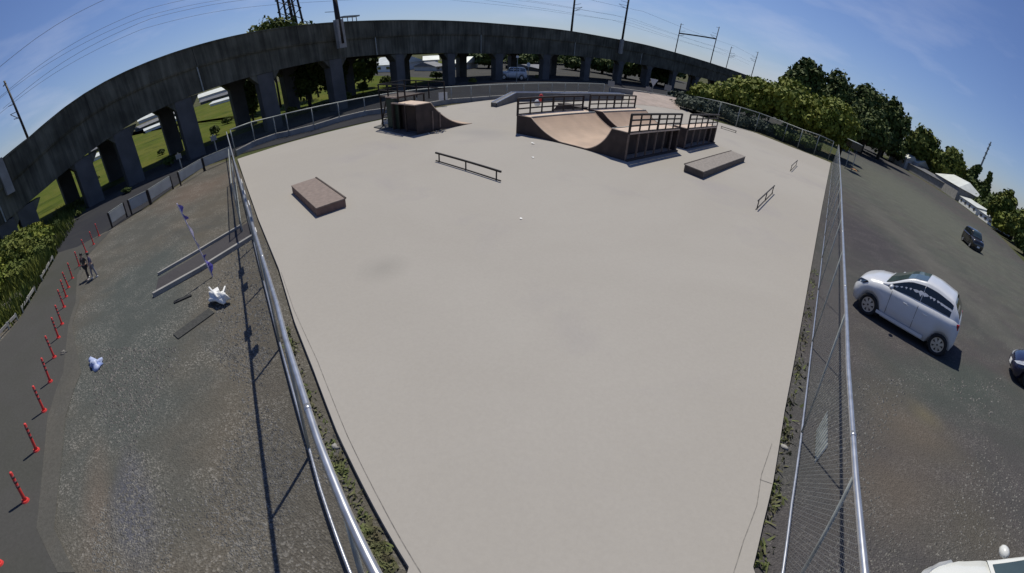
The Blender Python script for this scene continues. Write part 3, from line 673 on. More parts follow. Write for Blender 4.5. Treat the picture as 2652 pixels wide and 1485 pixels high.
tree_px('leafy_tree', (2190,352), 72, 292, 80, 'leaf_mid', 'mid green tree at the right end of the bright clump', group=TG, trunk_frac=0.06, seed=6)
tree_px('leafy_tree', (2080,215), 95, 145, 105, 'leaf_dark', 'tallest dark green tree whose crown tops the right skyline', group=TG, seed=7)
tree_px('leafy_tree', (2160,240), 100, 178, 115, 'leaf_dark', 'dark tree just right of the tallest crown', group=TG, seed=8, trunk_frac=0.1)
tree_px('leafy_tree', (2235,290), 120, 212, 125, 'leaf_dark', 'broad dark green tree in the middle of the dark right row', group=TG, seed=9, trunk_frac=0.06, n=9000)
tree_px('leafy_tree', (2300,335), 128, 248, 110, 'leaf_dark', 'dark round tree whose right side drops steeply to the next crown', group=TG, seed=10, trunk_frac=0.05)
tree_px('leafy_tree', (2250,330), 112, 270, 130, 'leaf_dark', 'low dark tree filling the shade below the dark row', group=TG, seed=11, trunk_frac=0.03)
tree_px('leafy_tree', (2385,385), 168, 327, 92, 'leaf_mid', 'lone rounded green tree behind the long dark roof', group=TG, seed=12, trunk_frac=0.05)
tree_px('leafy_tree', (2462,422), 160, 378, 92, 'leaf_mid', 'green tree above the pale hip roof', group=TG, seed=13, trunk_frac=0.05)
tree_px('conifer_tree', (2513,465), 165, 413, 44, 'leaf_dark', 'dark conifer left of the thin open conifer', group=TG, seed=14, shape='cone', wk=1.2)
tree_px('conifer_tree', (2556,480), 150, 437, 28, 'leaf_dark', 'thin ragged conifer beside the radio mast', group=TG, seed=15, shape='cone', n=1500)
tree_px('leafy_tree', (2535,505), 160, 466, 70, 'leaf_dark', 'dark bushy tree behind the white cabins', group=TG, seed=16, trunk_frac=0.03)
tree_px('leafy_tree', (2597,540), 100, 482, 62, 'leaf_mid', 'upright green tree right of the thin conifer', group=TG, seed=17, trunk_frac=0.05, wk=1.1)
tree_px('leafy_tree', (2640,590), 86, 535, 80, 'leaf_mid', 'green tree cut by the right picture edge', group=TG, seed=18, trunk_frac=0.03, wk=1.1)
tree_px('leafy_tree', (2600,590), 92, 550, 70, 'leaf_bright', 'lower light green tree right of the white cabins', group=TG, seed=19, trunk_frac=0.03)
tree_px('leafy_tree', (2655,650), 72, 600, 70, 'leaf_dark', 'low dark tree at the far right edge above the car park', group=TG, seed=20, trunk_frac=0.02)
for q, (mx_, my_, d_, ty, w_) in enumerate(((2225,345,140,300,130),(2290,375,165,320,120),(2350,400,185,372,90),(2400,420,195,385,100),(2455,455,185,405,90),(2495,480,170,440,80),(2572,545,125,500,90),(2625,600,95,548,90))):
    tree_px('leafy_tree', (mx_, my_), d_, ty, w_, 'leaf_dark', 'low dark tree in the right row, '+['below the tallest crowns','below the round dark tree','left of the lone rounded tree','between lone rounded tree and hip roof','behind the hip roof','right of the hip roof','behind the white cabins','far right beyond the cabins'][q], group=TG, seed=160+q, trunk_frac=0.01, n=4500, wk=1.25)
# the tree above the viaduct skyline
tree_px('leafy_tree', (720,95), 62, 42, 140, 'leaf_mid', 'dark green tree rising above the viaduct skyline beside the pylon', seed=21, trunk_frac=0.3, group='trees behind the viaduct', wk=1.25)
tree_px('leafy_tree', (690,100), 60, 62, 70, 'leaf_mid', 'smaller tree left of the pylon above the viaduct', seed=22, trunk_frac=0.3, group='trees behind the viaduct')
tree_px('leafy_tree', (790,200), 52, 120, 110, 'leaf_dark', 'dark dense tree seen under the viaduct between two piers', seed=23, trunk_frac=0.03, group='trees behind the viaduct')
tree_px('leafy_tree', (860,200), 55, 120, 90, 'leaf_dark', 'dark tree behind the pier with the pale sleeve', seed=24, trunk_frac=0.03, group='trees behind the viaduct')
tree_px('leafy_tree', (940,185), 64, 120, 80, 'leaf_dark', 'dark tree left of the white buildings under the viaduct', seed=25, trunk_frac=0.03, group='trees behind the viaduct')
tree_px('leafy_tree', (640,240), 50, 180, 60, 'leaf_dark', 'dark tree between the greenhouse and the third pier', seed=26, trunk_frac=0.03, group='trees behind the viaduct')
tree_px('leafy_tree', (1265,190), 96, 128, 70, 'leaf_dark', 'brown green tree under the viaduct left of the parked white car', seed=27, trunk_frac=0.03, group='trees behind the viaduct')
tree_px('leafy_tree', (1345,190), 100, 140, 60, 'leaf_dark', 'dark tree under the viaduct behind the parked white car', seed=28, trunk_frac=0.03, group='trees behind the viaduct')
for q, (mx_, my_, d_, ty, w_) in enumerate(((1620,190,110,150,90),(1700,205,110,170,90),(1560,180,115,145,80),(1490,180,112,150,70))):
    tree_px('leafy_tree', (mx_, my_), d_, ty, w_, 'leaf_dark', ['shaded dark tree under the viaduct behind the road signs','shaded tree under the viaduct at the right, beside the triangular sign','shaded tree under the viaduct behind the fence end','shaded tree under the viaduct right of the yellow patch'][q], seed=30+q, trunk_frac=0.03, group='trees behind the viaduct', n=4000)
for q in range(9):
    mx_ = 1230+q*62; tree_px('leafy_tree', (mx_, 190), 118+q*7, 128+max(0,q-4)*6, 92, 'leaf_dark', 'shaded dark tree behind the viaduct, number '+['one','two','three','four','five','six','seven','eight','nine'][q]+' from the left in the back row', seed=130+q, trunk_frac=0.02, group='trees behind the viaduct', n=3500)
def bush(px, py, d, h, r, leaf, label, seed, grp='roadside bushes at the left', n=1800, size=0.12):
    p = at_dist(px, py, d*k); return tree('bush', Vector((p.x, p.y, 0)), h, r, leaf, label, 'bush', grp, n=n, size=size, trunk_frac=0.02, seed=seed)
BL = ['bush at the left picture edge below the guard line','tall weedy bush beside the road edge at the far left','yellow green bush below the leftmost piers','round bush between the leftmost pier and the road','low bush beside the dark road entrance','bush behind the first pier base','bush in the gap between the two leftmost piers','small bush next to the road corner','bush under the dark pole at the left edge','dense bush directly left of the asphalt road bend']
for q, (px, py, d_, h_, r_) in enumerate(((20,800,24,1.6,1.9),(60,720,25,1.9,1.8),(20,690,27,1.7,2.0),(95,660,27,1.4,1.6),(110,700,24.5,1.2,1.3),(40,640,30,1.5,1.8),(85,620,31,1.3,1.6),(70,770,23,1.0,1.1),(0,740,26,1.8,1.7),(-20,860,22,1.6,1.8))):
    bush(px, py, d_, h_, r_, 'leaf_mid' if q % 3 else 'leaf_bright', BL[q], 50+q, n=3500, size=0.09)
def tall_grass(name, pp, n, h0, h1, m, lab, wid=0.02):
    rng = random.Random(n); mb = MB(); q = [G(*p) for p in pp]; xs_ = [p.x for p in q]; ys_ = [p.y for p in q]; c = 0
    def inside(x, y):
        r_ = False
        for a, b in zip(q, q[1:]+q[:1]):
            if (a.y > y) != (b.y > y) and x < (b.x-a.x)*(y-a.y)/(b.y-a.y)+a.x: r_ = not r_
        return r_
    while c < n:
        x, y = rng.uniform(min(xs_), max(xs_)), rng.uniform(min(ys_), max(ys_))
        if not inside(x, y): continue
        dn = math.sin(x*1.7+1)+math.sin(y*1.3+x*0.6); 
        if dn < rng.uniform(-1.6, 0.6): c += 0.3; continue
        c += 1; a = rng.random()*6.3; h = rng.uniform(h0, h1)*(1+0.3*dn); dx, dy = math.cos(a)*wid, math.sin(a)*wid; lx, ly = rng.gauss(0,h*.25), rng.gauss(0,h*.25)
        mb.quad((x-dx,y-dy,0),(x+dx,y+dy,0),(x+lx*.5+dx*.8,y+ly*.5+dy*.8,h*.6),(x+lx,y+ly,h))
    o = mb.build(name, M[m]); tag(o, lab, None, kind='stuff')
tall_grass('grass', [(0,884),(47,830),(94,757),(151,655),(120,640),(60,650),(-40,720),(-60,860)], 9000, 0.25, 0.85, 'leaf_mid', 'tall weedy grass on the verge left of the road', 0.035)
tall_grass('grass', [(30,650),(150,650),(240,520),(200,520),(120,590)], 2500, 0.2, 0.6, 'leaf_mid', 'grass tufts around the leftmost piers', 0.03)
# overgrown mass on the far right fence
p = G(1800,292); tree('hedge_bush', Vector((p.x, p.y+0.6, 0)), z_at(p, 1800, 252), 3.1*k, 'leaf_grey', 'rounded grey green creeper covered shrub bulging over the far slab edge', 'shrub', None, n=5000, size=0.2, trunk_frac=0.02, seed=61)
p = G(1855,308); tree('hedge_bush', Vector((p.x+0.4, p.y+2.0, 0)), z_at(p, 1855, 264), 2.6*k, 'leaf_grey', 'grey green shrub right of the rounded creeper shrub behind the fence', 'shrub', None, n=4000, size=0.2, trunk_frac=0.02, seed=62)
for q, (x_, y_, ty) in enumerate(((1915,330,300),(1975,347,315),(2040,372,335),(2095,395,355))):
    p = G(x_, y_); tree('hedge_bush', Vector((p.x+0.5, p.y+2.4, 0)), z_at(p, x_, ty)*1.05, 2.6*k, 'leaf_dark' if q > 1 else 'leaf_grey', ['shrub behind the far right fence, left of its middle posts','shrub behind the middle posts of the far right fence','dark shrub behind the far right fence before the corner','dark shrub behind the last posts of the far right fence'][q], 'shrub', 'shrubs behind the far right fence', n=3000, size=0.2, trunk_frac=0.02, seed=70+q)

# weeds in the gap between slab and left/right fence
def weeds(name, pp, n, lab, spread=0.18, hmax=0.12):
    rng = random.Random(len(pp)*7+n); mb = MB(); q = [G(*p) for p in pp]
    for _ in range(n):
        j = rng.randrange(len(q)-1); p = q[j].lerp(q[j+1], rng.random()); 
        if math.sin(p.x*3.1+p.y*2.3)+math.sin(p.y*5.7) < 0.1 and rng.random() < 0.8: continue
        c = p+Vector((rng.gauss(0,spread), rng.gauss(0,spread), 0)); a = rng.random()*6.3; h = rng.uniform(0.03, hmax); w_ = rng.uniform(.01,.03)
        dx, dy = math.cos(a)*w_, math.sin(a)*w_; lx, ly = rng.gauss(0,.05), rng.gauss(0,.05)
        mb.quad((c.x-dx, c.y-dy, 0), (c.x+dx, c.y+dy, 0), (c.x+lx+dx*.6, c.y+ly+dy*.6, h), (c.x+lx-dx*.6, c.y+ly-dy*.6, h))
    tag(mb.build(name, M['weed']), lab, None, kind='stuff')
weeds('weeds', [(735,845),(780,980),(850,1150),(925,1310),(1010,1480)], 1700, 'weeds in the gap between slab and left fence', 0.06, 0.05)
weeds('weeds', [(2110,700),(2080,880),(2050,1060),(2010,1240),(1965,1480)], 900, 'weeds in the gap between slab and right fence', 0.08, 0.08)
# loose stones near the camera (one mass of gravel)
def stones(name, n, region, lab, s0=0.008, s1=0.024):
    rng = random.Random(n); mb = MB(); c = 0
    while c < n:
        x = rng.uniform(region[0], region[2]); y = rng.uniform(region[1], region[3]); 
        if math.sin(x*0.02+1)+math.sin(y*0.013+x*0.006) < -0.3+0.8*rng.random(): c += 0.2; continue
        g = G(x, y); s = rng.uniform(s0, s1)*(0.7+0.12*g.length); c += 1
        a = rng.random()*6.3; i = len(mb.v); q = rng.uniform(0.6, 1)
        for t in range(5):
            b = a+t*1.2566; mb.v.append((g.x+math.cos(b)*s*rng.uniform(.7,1.1), g.y+math.sin(b)*s*q*rng.uniform(.7,1.1), 0.001))
        mb.v.append((g.x, g.y, s*0.75))
        for t in range(5): mb.f.append((i+t, i+(t+1) % 5, i+5))
    tag(mb.build(name, M['stone']), lab, None, kind='stuff')
stones('gravel', 8500, (240,900,900,1485), 'loose pale gravel stones on the left lot')
stones('gravel', 1700, (560,620,700,1000), 'loose gravel stones along the left fence')
stones('gravel', 1700, (2215,980,2652,1485), 'loose gravel stones on the car park')
stones('gravel', 1400, (1990,900,2200,1485), 'loose gravel stones below the right fence')

# ================================================================ SKATE OBSTACLES
def local(root_loc, rz):
    c, s = math.cos(rz), math.sin(rz)
    return lambda p: Vector(((p[0]-root_loc[0])*c+(p[1]-root_loc[1])*s, -(p[0]-root_loc[0])*s+(p[1]-root_loc[1])*c))
# manual pads from ground corners
def ledge(name, label, corners, toppx, mt, ms, cope):
    q = [GS(*c) for c in corners]; q.append(q[0]+q[2]-q[1]); h = z_at(q[1], *toppx)-ZS
    c0 = sum(q, Vector())/4; rt = empty(name, (c0.x, c0.y, ZS), 0, label, 'ledge', 'box ledges on the slab')
    L_ = [(p.x-c0.x, p.y-c0.y) for p in q]
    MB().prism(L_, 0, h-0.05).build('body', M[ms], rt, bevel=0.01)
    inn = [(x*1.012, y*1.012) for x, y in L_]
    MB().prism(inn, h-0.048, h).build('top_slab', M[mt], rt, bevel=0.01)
    for i0, i1 in cope: MB().bar((inn[i0][0], inn[i0][1], h), (inn[i1][0], inn[i1][1], h), 0.07, 0.04).build('edge_iron', M['ply_side'], rt)
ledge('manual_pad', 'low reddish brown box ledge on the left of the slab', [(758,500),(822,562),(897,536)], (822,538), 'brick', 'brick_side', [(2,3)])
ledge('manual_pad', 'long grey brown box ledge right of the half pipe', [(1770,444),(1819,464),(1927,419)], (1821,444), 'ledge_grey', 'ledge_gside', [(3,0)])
# flat rails
def flat_rail(label, a, b, h, nleg, r=0.028, foot=0.25, m='dark_steel'):
    A, B = GS(*a), GS(*b); rt = empty('grind_rail', A, 0, label, 'grind rail', 'steel grind rails on the slab'); d = B-A; u = d.normalized()
    MB().bar((0,0,h), d+Vector((0,0,h)), r*2, r*2).build('rail', M[m], rt)
    MB().bar((0,0,0.02), d+Vector((0,0,0.02)), r*1.5, r).build('base_bar', M[m], rt)
    for j in range(nleg):
        f = 0.06+0.88*j/(nleg-1); p = d*f; MB().bar(p, p+Vector((0,0,h)), r*1.6).build('leg', M[m], rt)
flat_rail('long dark grind rail on three legs in the middle of the slab', (1129,417),(1297,470), 0.36, 3, 0.035)
flat_rail('medium low grind rail near the right fence', (1957,544),(2001,500), 0.42, 3, 0.025)
flat_rail('shortest grind rail, beyond the medium one near the right fence', (2046,444),(2062,428), 0.45, 2, 0.025)
flat_rail('thin grind rail lying at the far right slab edge behind the half pipe', (1866,332),(1907,345), 0.2, 2, 0.03)
# curved ramp tools ---------------------------------------------------------
def ramp_curve(Lr, h, n=14):               # quarter circle-ish transition from (0,0) flat to (Lr,h)
    Rr = (Lr*Lr+h*h)/(2*h); return [(Lr*t/n, Rr-math.sqrt(max(0, Rr*Rr-(Lr*t/n)**2))) for t in range(n+1)]
def ramp_surface(mb, prof, y0, y1, th=0.04):
    for (x0, z0), (x1, z1) in zip(prof, prof[1:]):
        mb.quad((x0,y0,z0),(x1,y0,z1),(x1,y1,z1),(x0,y1,z0))
def side_panel(mb, prof, y, th=0.03):
    for (x0, z0), (x1, z1) in zip(prof, prof[1:]):
        for yy in (y-th/2, y+th/2): mb.quad((x0,yy,0),(x1,yy,0),(x1,yy,z1-0.012),(x0,yy,z0-0.012))
def guard(rt, x, y0, y1, z, hh, nv, name='railing', skew=0.0):
    g_ = MB(); 
    for f in (0.0, 0.36, 0.68, 1.0): g_.bar((x,y0,z+hh*f+0.03), (x,y1,z+hh*f+0.03), 0.10 if f == 1 else 0.075)
    for j in range(nv+1):
        yy = y0+(y1-y0)*j/nv; g_.bar((x, yy, z-0.05), (x, yy, z+hh+0.05), 0.10 if j % 3 == 0 else 0.07)
    return g_.build(name, M['rust_rail'], rt)
def mini_ramp(label, A, B, WV, hl, hr, plat=1.1, rl=0.95, rr_=0.95, studs=6, nvL=6, nvR=6):
    """A, B: near feet of the left and right platform back edges; WV: plan vector along the width, away from the camera"""
    d = (B-A); Lr = d.length; rz = math.atan2(d.y, d.x); rt = empty('half_pipe', (A.x, A.y, ZS), rz, label, 'half pipe', 'wooden half pipes')
    width = WV.length; u = d.normalized(); wv = WV.normalized(); cs = u.dot(wv); sn = math.sqrt(1-cs*cs)
    tl = min(3.0, (Lr-2*plat)*0.56); tr = min(2.6, (Lr-2*plat)*0.36)
    prof = [(0,hl),(plat,hl)]+[(plat+tl-x, z) for x, z in ramp_curve(tl, hl)[::-1]][1:]+[(Lr-plat-tr+x, z) for x, z in ramp_curve(tr, hr)]+[(Lr,hr)]
    prof = [(x, max(z, 0.06)) for x, z in prof]; made = []
    def add(mb, nm, m_, **kw): made.append(mb.build(nm, m_, rt, **kw))
    mb = MB(); ramp_surface(mb, prof[1:-1], 0, width); add(mb, 'riding_surface', M['ply'], smooth=True)
    add(MB().box((plat/2, width/2, hl-0.03), (plat, width, 0.08)), 'platform', M['ply_edge'])
    add(MB().box((Lr-plat/2, width/2, hr-0.03), (plat, width, 0.08)), 'platform', M['ply_edge'])
    for y in (0.0, width):
        mb = MB(); side_panel(mb, prof, y); add(mb, 'side_panel', M['ply_side'])
        add(MB().tube([(x, y, z+0.01) for x, z in prof], 0.028, 6), 'edge_trim', M['ply_edge'], smooth=True)
    for xx, hh_ in ((plat, hl), (Lr-plat, hr)): add(MB().tube([(xx, 0, hh_+0.02), (xx, width, hh_+0.02)], 0.035, 8), 'coping', M['galv_dull'], smooth=True)
    for j in range(studs+1): add(MB().box((Lr-0.05, width*j/studs, hr/2-0.03), (0.09, 0.07, hr-0.06)), 'stud', M['stud'])
    add(MB().box((Lr+0.04, width/2, 0.045), (0.16, width+0.1, 0.09)), 'sole_plate', M['ply_side'])
    add(MB().box((Lr-0.75, width/2, hr*0.45), (0.03, width-0.1, hr*0.86)), 'back_board', M['ply_side'])
    add(MB().box((0.05, width/2, hl/2-0.04), (0.04, width-0.08, hl-0.1)), 'back_board', M['ply_side'])
    for x_, h_, r_, nv in ((0.05, hl, rl, nvL), (Lr-0.05, hr, rr_, nvR)): made.append(guard(rt, x_, 0, width, h_, r_, nv))
    for o_ in made:
        for v in o_.data.vertices: y = v.co.y; v.co.x += y*cs; v.co.y = y*sn
    return rt
A = GS(1337,345); B = GS(1621,418); Cc = GS(1758,390)
W1 = (Cc-B).length; dW = (Cc-B).normalized(); HR = 1.2
mini_ramp('front brown wooden half pipe with two dark railings in the middle of the park', A, B, dW*W1*0.93, z_at(A,1338,298)-ZS, z_at(B,1628,345)-ZS, rl=z_at(A,1338,257)-z_at(A,1338,298), rr_=z_at(B,1638,299)-z_at(B,1628,345), studs=6)
B2 = GS(1773,386); C2 = GS(1850,370); A2s = G(1524,284,1.2); A2s.z = ZS
mini_ramp('rear brown wooden half pipe directly behind the front one', A2s, B2, (C2-B2)*0.97, 1.12, z_at(B2,1784,335)-ZS, rl=0.9, rr_=0.9, studs=5, nvL=6, nvR=5)
# dark pyramid ramp lying behind the first platform
c0 = Vector((0.55, 32.9, 0)); rz = math.atan2((B-A).y, (B-A).x)
rt = empty('pyramid_ramp', (c0.x, c0.y, ZS), rz, 'small dark wedge funbox between the two half pipes on the left', 'funbox')
hh = HR*1.15; mb = MB(); L2, W_ = 1.7, 0.8
b4 = [(-L2,-W_,0),(L2,-W_,0),(L2,W_,0),(-L2,W_,0)]; hh = z_at(c0, 1480, 273)-ZS; t4 = [(-0.9,-W_*0.6,hh),(1.1,-W_*0.6,hh),(1.1,W_*0.6,hh),(-0.9,W_*0.6,hh)]
for j in range(4): mb.quad(b4[j], b4[(j+1)%4], t4[(j+1)%4], t4[j])
mb.build('slopes', M['ply_side'], rt)
MB().box((0.1, 0, hh+0.02), (2.1, W_*1.3, 0.05)).build('top_board', M['ply_side'], rt)

# kinked ledge at the back: slopes up then runs level
A = GS(1279,277); B = GS(1330,262); C3 = GS(1455,262); 
kl = empty('kinked_ledge', (A.x, A.y, ZS), 0, 'long grey kinked grind ledge with a sloping start at the back of the slab', 'ledge')
hk = 0.75; mb = MB(); pts = [Vector((0,0,0.32)), (B-A)+Vector((0,0,hk)), (C3-A)+Vector((0,0,hk)), (GS(1610,258)-A)+Vector((0,0,hk*0.9))]
for a, b in zip(pts, pts[1:]):
    d = Vector((b.x-a.x, b.y-a.y, 0)).normalized(); nn = Vector((-d.y, d.x, 0))*0.28
    for (p, q) in ((a-nn, b-nn), (a+nn, b+nn)): mb.quad((p.x,p.y,0),(q.x,q.y,0),(q.x,q.y,q.z),(p.x,p.y,p.z))
    mb.quad(a-nn, b-nn, b+nn, a+nn)
mb.quad((pts[0]-nn)*Vector((1,1,0)) if False else ((pts[0]-nn).x,(pts[0]-nn).y,0), ((pts[0]+nn).x,(pts[0]+nn).y,0), pts[0]+nn, pts[0]-nn)
mb.build('body', mat('dark_ledge_concrete', (0.115,0.115,0.118), 0.8, var=0.15, vscale=2), kl)
mb = MB()
for sgn_ in (-1, 1): mb.tube([p+Vector((0,0,0.02))+Vector((-d.y, d.x, 0))*0.28*sgn_ for p in pts], 0.045, 6)
mb.build('edge_iron', M['galv'], kl)
# pale bank at the far right back
bk = P((1640,282),(1722,292),(1835,300),(1790,262),(1722,258),(1640,246))
rt = empty('bank_ramp', (0,0,0), 0, 'pale pinkish sloping bank at the far right back of the slab', 'bank ramp')
lo_ = [GS(1632,270),GS(1700,276),GS(1762,286)]; hi_ = [GS(1638,256)+Vector((0,0,0)),GS(1692,261),GS(1748,270)]
mb = MB()
for j in range(2):
    mb.quad(lo_[j]+Vector((0,0,0.01)), lo_[j+1]+Vector((0,0,0.01)), hi_[j+1]+Vector((0,0,0.9)), hi_[j]+Vector((0,0,0.9)))
    mb.quad(hi_[j]+Vector((0,0,0.9)), hi_[j+1]+Vector((0,0,0.9)), hi_[j+1], hi_[j])
mb.build('slope', M['bank'], rt)
mb = MB()
hi2 = [G(1578,240),G(1650,248),G(1700,256),G(1740,263)]
for a, b in zip(hi2, hi2[1:]): mb.bar(a+Vector((0,0,0.35)), b+Vector((0,0,0.35)), 0.4, 0.8)
tag(mb.build('back_wall', M['concrete'], bevel=0.03), 'low pale concrete wall behind the sloping bank at the back', 'low wall')

# quarter pipe at the left back --------------------------------------------
QA = GS(1080,350); QF = GS(1222,320); QL = GS(975,331)     # near back corner, toe of the curve, far back corner
d = QF-QA; Lq = d.length; rz = math.atan2(d.y, d.x); hq = z_at(QA, 1092, 272)-ZS
rt = empty('quarter_pipe', (QA.x, QA.y, ZS), rz, 'dark brown quarter pipe with a high deck and railings at the left back', 'quarter pipe')
wq = (QL-QA).length*0.55; platq = 1.2
tr = ramp_curve(Lq-platq, hq); prof = [(0,hq),(platq,hq)]+[(Lq-x, z) for x, z in tr[::-1]][1:]
# width goes away from the camera
mb = MB(); ramp_surface(mb, prof[1:], 0, wq); mb.build('riding_surface', M['ply'], rt, smooth=True)
MB().box((platq/2, wq/2, hq+0.0), (platq, wq, 0.07)).build('platform', M['ply_edge'], rt)
for y in (0, wq): mb = MB(); side_panel(mb, [(x, max(z, 0.03)) for x, z in prof], y); mb.build('side_panel', M['ply_side'], rt)
MB().tube([(x, 0, z+0.015) for x, z in prof], 0.03, 6).build('edge_trim', M['ply_edge'], rt, smooth=True)
for y in (0.45, 1.0): MB().box((0.06, wq*y-0.05, hq/2), (0.1, 0.08, hq-0.08)).build('stud', M['ply_side'], rt)
MB().box((0.6, wq/2, hq*0.45), (0.03, wq-0.1, hq*0.86)).build('back_board', M['ply_side'], rt)
for x_ in (1.3, 1.9): MB().box((x_, -0.04, hq*0.36), (0.09, 0.05, hq*0.72*(1.0 if x_ < 1.5 else 0.72))).build('stud', M['stud'], rt)
# wooden base deck lying behind the quarter pipe
q4 = [GS(968,331), GS(1064,354), GS(1086,347), GS(990,324)]
mb = MB(); mb.prism(q4, ZS+0.002, ZS+0.06); tag(mb.build('base_boards', M['pier'], bevel=0.01), 'low grey boards lying along the back foot of the quarter pipe', 'boards')
# tall stair tower with railings
T0 = GS(990,330); T1 = GS(1040,339); zt_ = z_at(T0, 985, 250)-ZS
dd = (T1-T0); rzt = math.atan2(dd.y, dd.x); wt_ = dd.length
rt = empty('start_tower', (T0.x, T0.y, ZS), rzt, 'dark green tall start tower with railings left of the quarter pipe', 'start tower')
M['dkgreen'] = mat('dark_green_panel', (0.022,0.038,0.024), 0.7, var=0.25)
tw = wt_*0.95; td = 2.2
MB().box((tw/2, td/2, zt_), (tw, td, 0.09)).build('platform', M['ply_side'], rt)
MB().box((tw*0.66, -0.02, zt_+0.01), (tw*0.6, 0.05, 0.10)).build('platform_edge', M['ply_edge'], rt)
for x_ in (0.05, tw*0.5, tw-0.05):
    for y_ in (0.05, td-0.05): MB().box((x_, y_, (zt_+0.0)/2), (0.09,0.09,zt_)).build('post', M['dark_steel'], rt)
MB().box((tw*0.66, 0.02, zt_*0.5), (tw*0.62, 0.04, zt_*0.9)).build('panel', M['dkgreen'], rt)
zr = z_at(T0, 978, 219)-ZS-zt_
mb = MB()
for f in (0.5, 1.0):
    mb.bar((0,0,zt_+zr*f), (tw*1.35,0,zt_+zr*f), 0.07); mb.bar((0,0,zt_+zr*f), (0,td,zt_+zr*f), 0.06); mb.bar((0,td,zt_+zr*f), (tw*1.9,td,zt_+zr*f), 0.06)
for x_ in (0, tw*0.5, tw, tw*1.35): mb.bar((x_,0,zt_), (x_,0,zt_+zr), 0.08)
for x_ in (0, tw*0.6, tw*1.2, tw*1.9): mb.bar((x_,td,zt_-0.3), (x_,td,zt_+zr), 0.07)
mb.build('railing', M['dark_steel'], rt)
mb = MB()
for j in range(5): mb.box((-0.2-0.16*j, td/2, zt_*(1-(j+1)/6)), (0.2, 0.9, 0.05))
for y_ in (td/2-0.45, td/2+0.45): mb.bar((0,y_,zt_), (-1.1,y_,0), 0.07)
mb.build('stairs', M['dark_steel'], rt)
# white boxes leaning at the tower's foot, skateboards by the ramp
for j, (px, py, lab) in enumerate(((1003,312,'small white crate at the left foot of the start tower'),(1018,311,'second white crate right beside the first at the tower foot'))):
    p = GS(px, py)+Vector((-0.2,-0.9,0)); p = GS(px-4, py+9); o = MB().box((0,0,0.17), (0.42,0.34,0.34)).build('crate', M['white'], loc=(p.x, p.y, ZS), rz=0.4+j, bevel=0.02); tag(o, lab, 'crate', 'white crates at the tower foot')
def skateboard(px, py, rz, lab):
    p = GS(px, py); rt = empty('skateboard', (p.x, p.y, ZS), rz, lab, 'skateboard', 'skateboards beside the quarter pipe')
    mb = MB(); pts = [(-0.40,0.13),(-0.30,0.09),(0,0.085),(0.30,0.09),(0.40,0.13)]
    for (x0, z0), (x1, z1) in zip(pts, pts[1:]): mb.quad((x0,-0.1,z0),(x1,-0.1,z1),(x1,0.1,z1),(x0,0.1,z0)); mb.quad((x0,-0.1,z0+0.012),(x1,-0.1,z1+0.012),(x1,0.1,z1+0.012),(x0,0.1,z0+0.012))
    mb.build('deck', M['dark_steel'], rt)
    for x_ in (-0.25, 0.25):
        for y_ in (-0.08, 0.08): MB().tube([(x_, y_-0.016, 0.03), (x_, y_+0.016, 0.03)], 0.03, 8).build('wheel', M['white'], rt)
skateboard(1121, 346, 0.5, 'dark skateboard on the slab nearest the quarter pipe corner')
skateboard(1140, 340, 0.3, 'dark skateboard on the slab further along the quarter pipe side')
# white notice boards on the far fence
for j, (px, py, lab) in enumerate(((1142,250,'left pale notice board on the far fence above the quarter pipe'),(1153,249,'right pale notice board on the far fence, tight beside the other'))):
    p = at_dist(px, py, (G(1155,276)).length-0.6 if False else math.hypot(G(1155,276).x, G(1155,276).y)-0.5)
    o = MB().box((0,0,0), (0.40,0.04,0.62)).build('notice_board', M['offwhite'], loc=p, rz=-azel(px,py)[0]); tag(o, lab, 'notice board', 'pale boards on the far fence')
# red and white bag on the railing, litter
p = GS(1337,345); q = at_dist(1395, 262, math.hypot(GS(1395,330).x, GS(1395,330).y)+3.2)
mb = MB(); mb.ball((0,0,0), 0.26, 9, 6, (0.7,0.5,1.2)); o = mb.build('hanging_bag', M['red'], loc=q+Vector((0.18,0,0.22)), smooth=True)
rt = empty('hung_jacket', q, 0, 'red and white bundle hung on the railing of the front half pipe', 'bundle'); o.parent = rt; o.location = (0.16,0,0.2); o.name = 'red_cloth'
MB().ball((-0.1,-0.05,-0.15), 0.26, 9, 6, (0.9,0.5,1.0)).build('white_cloth', M['white'], rt, smooth=True)
for j, (px, py, s_, lab) in enumerate(((1380,373,0.12,'white paper scrap on the slab just before the half pipe'),(1380,409,0.09,'second small white scrap nearer than the first'),(1349,568,0.05,'tiny white scrap in the middle of the slab'))):
    p = GS(px, py); mb = MB(); rr = random.Random(j); pts = [(math.cos(t*0.9)*s_*rr.uniform(.6,1.1), math.sin(t*0.9)*s_*rr.uniform(.6,1.1)) for t in range(7)]
    mb.poly([(x, y, 0.02+0.05*rr.random()*s_*8) for x, y in pts]); o = mb.build('paper_scrap', M['white'], loc=(p.x, p.y, ZS)); tag(o, lab, 'litter', 'white scraps on the slab')

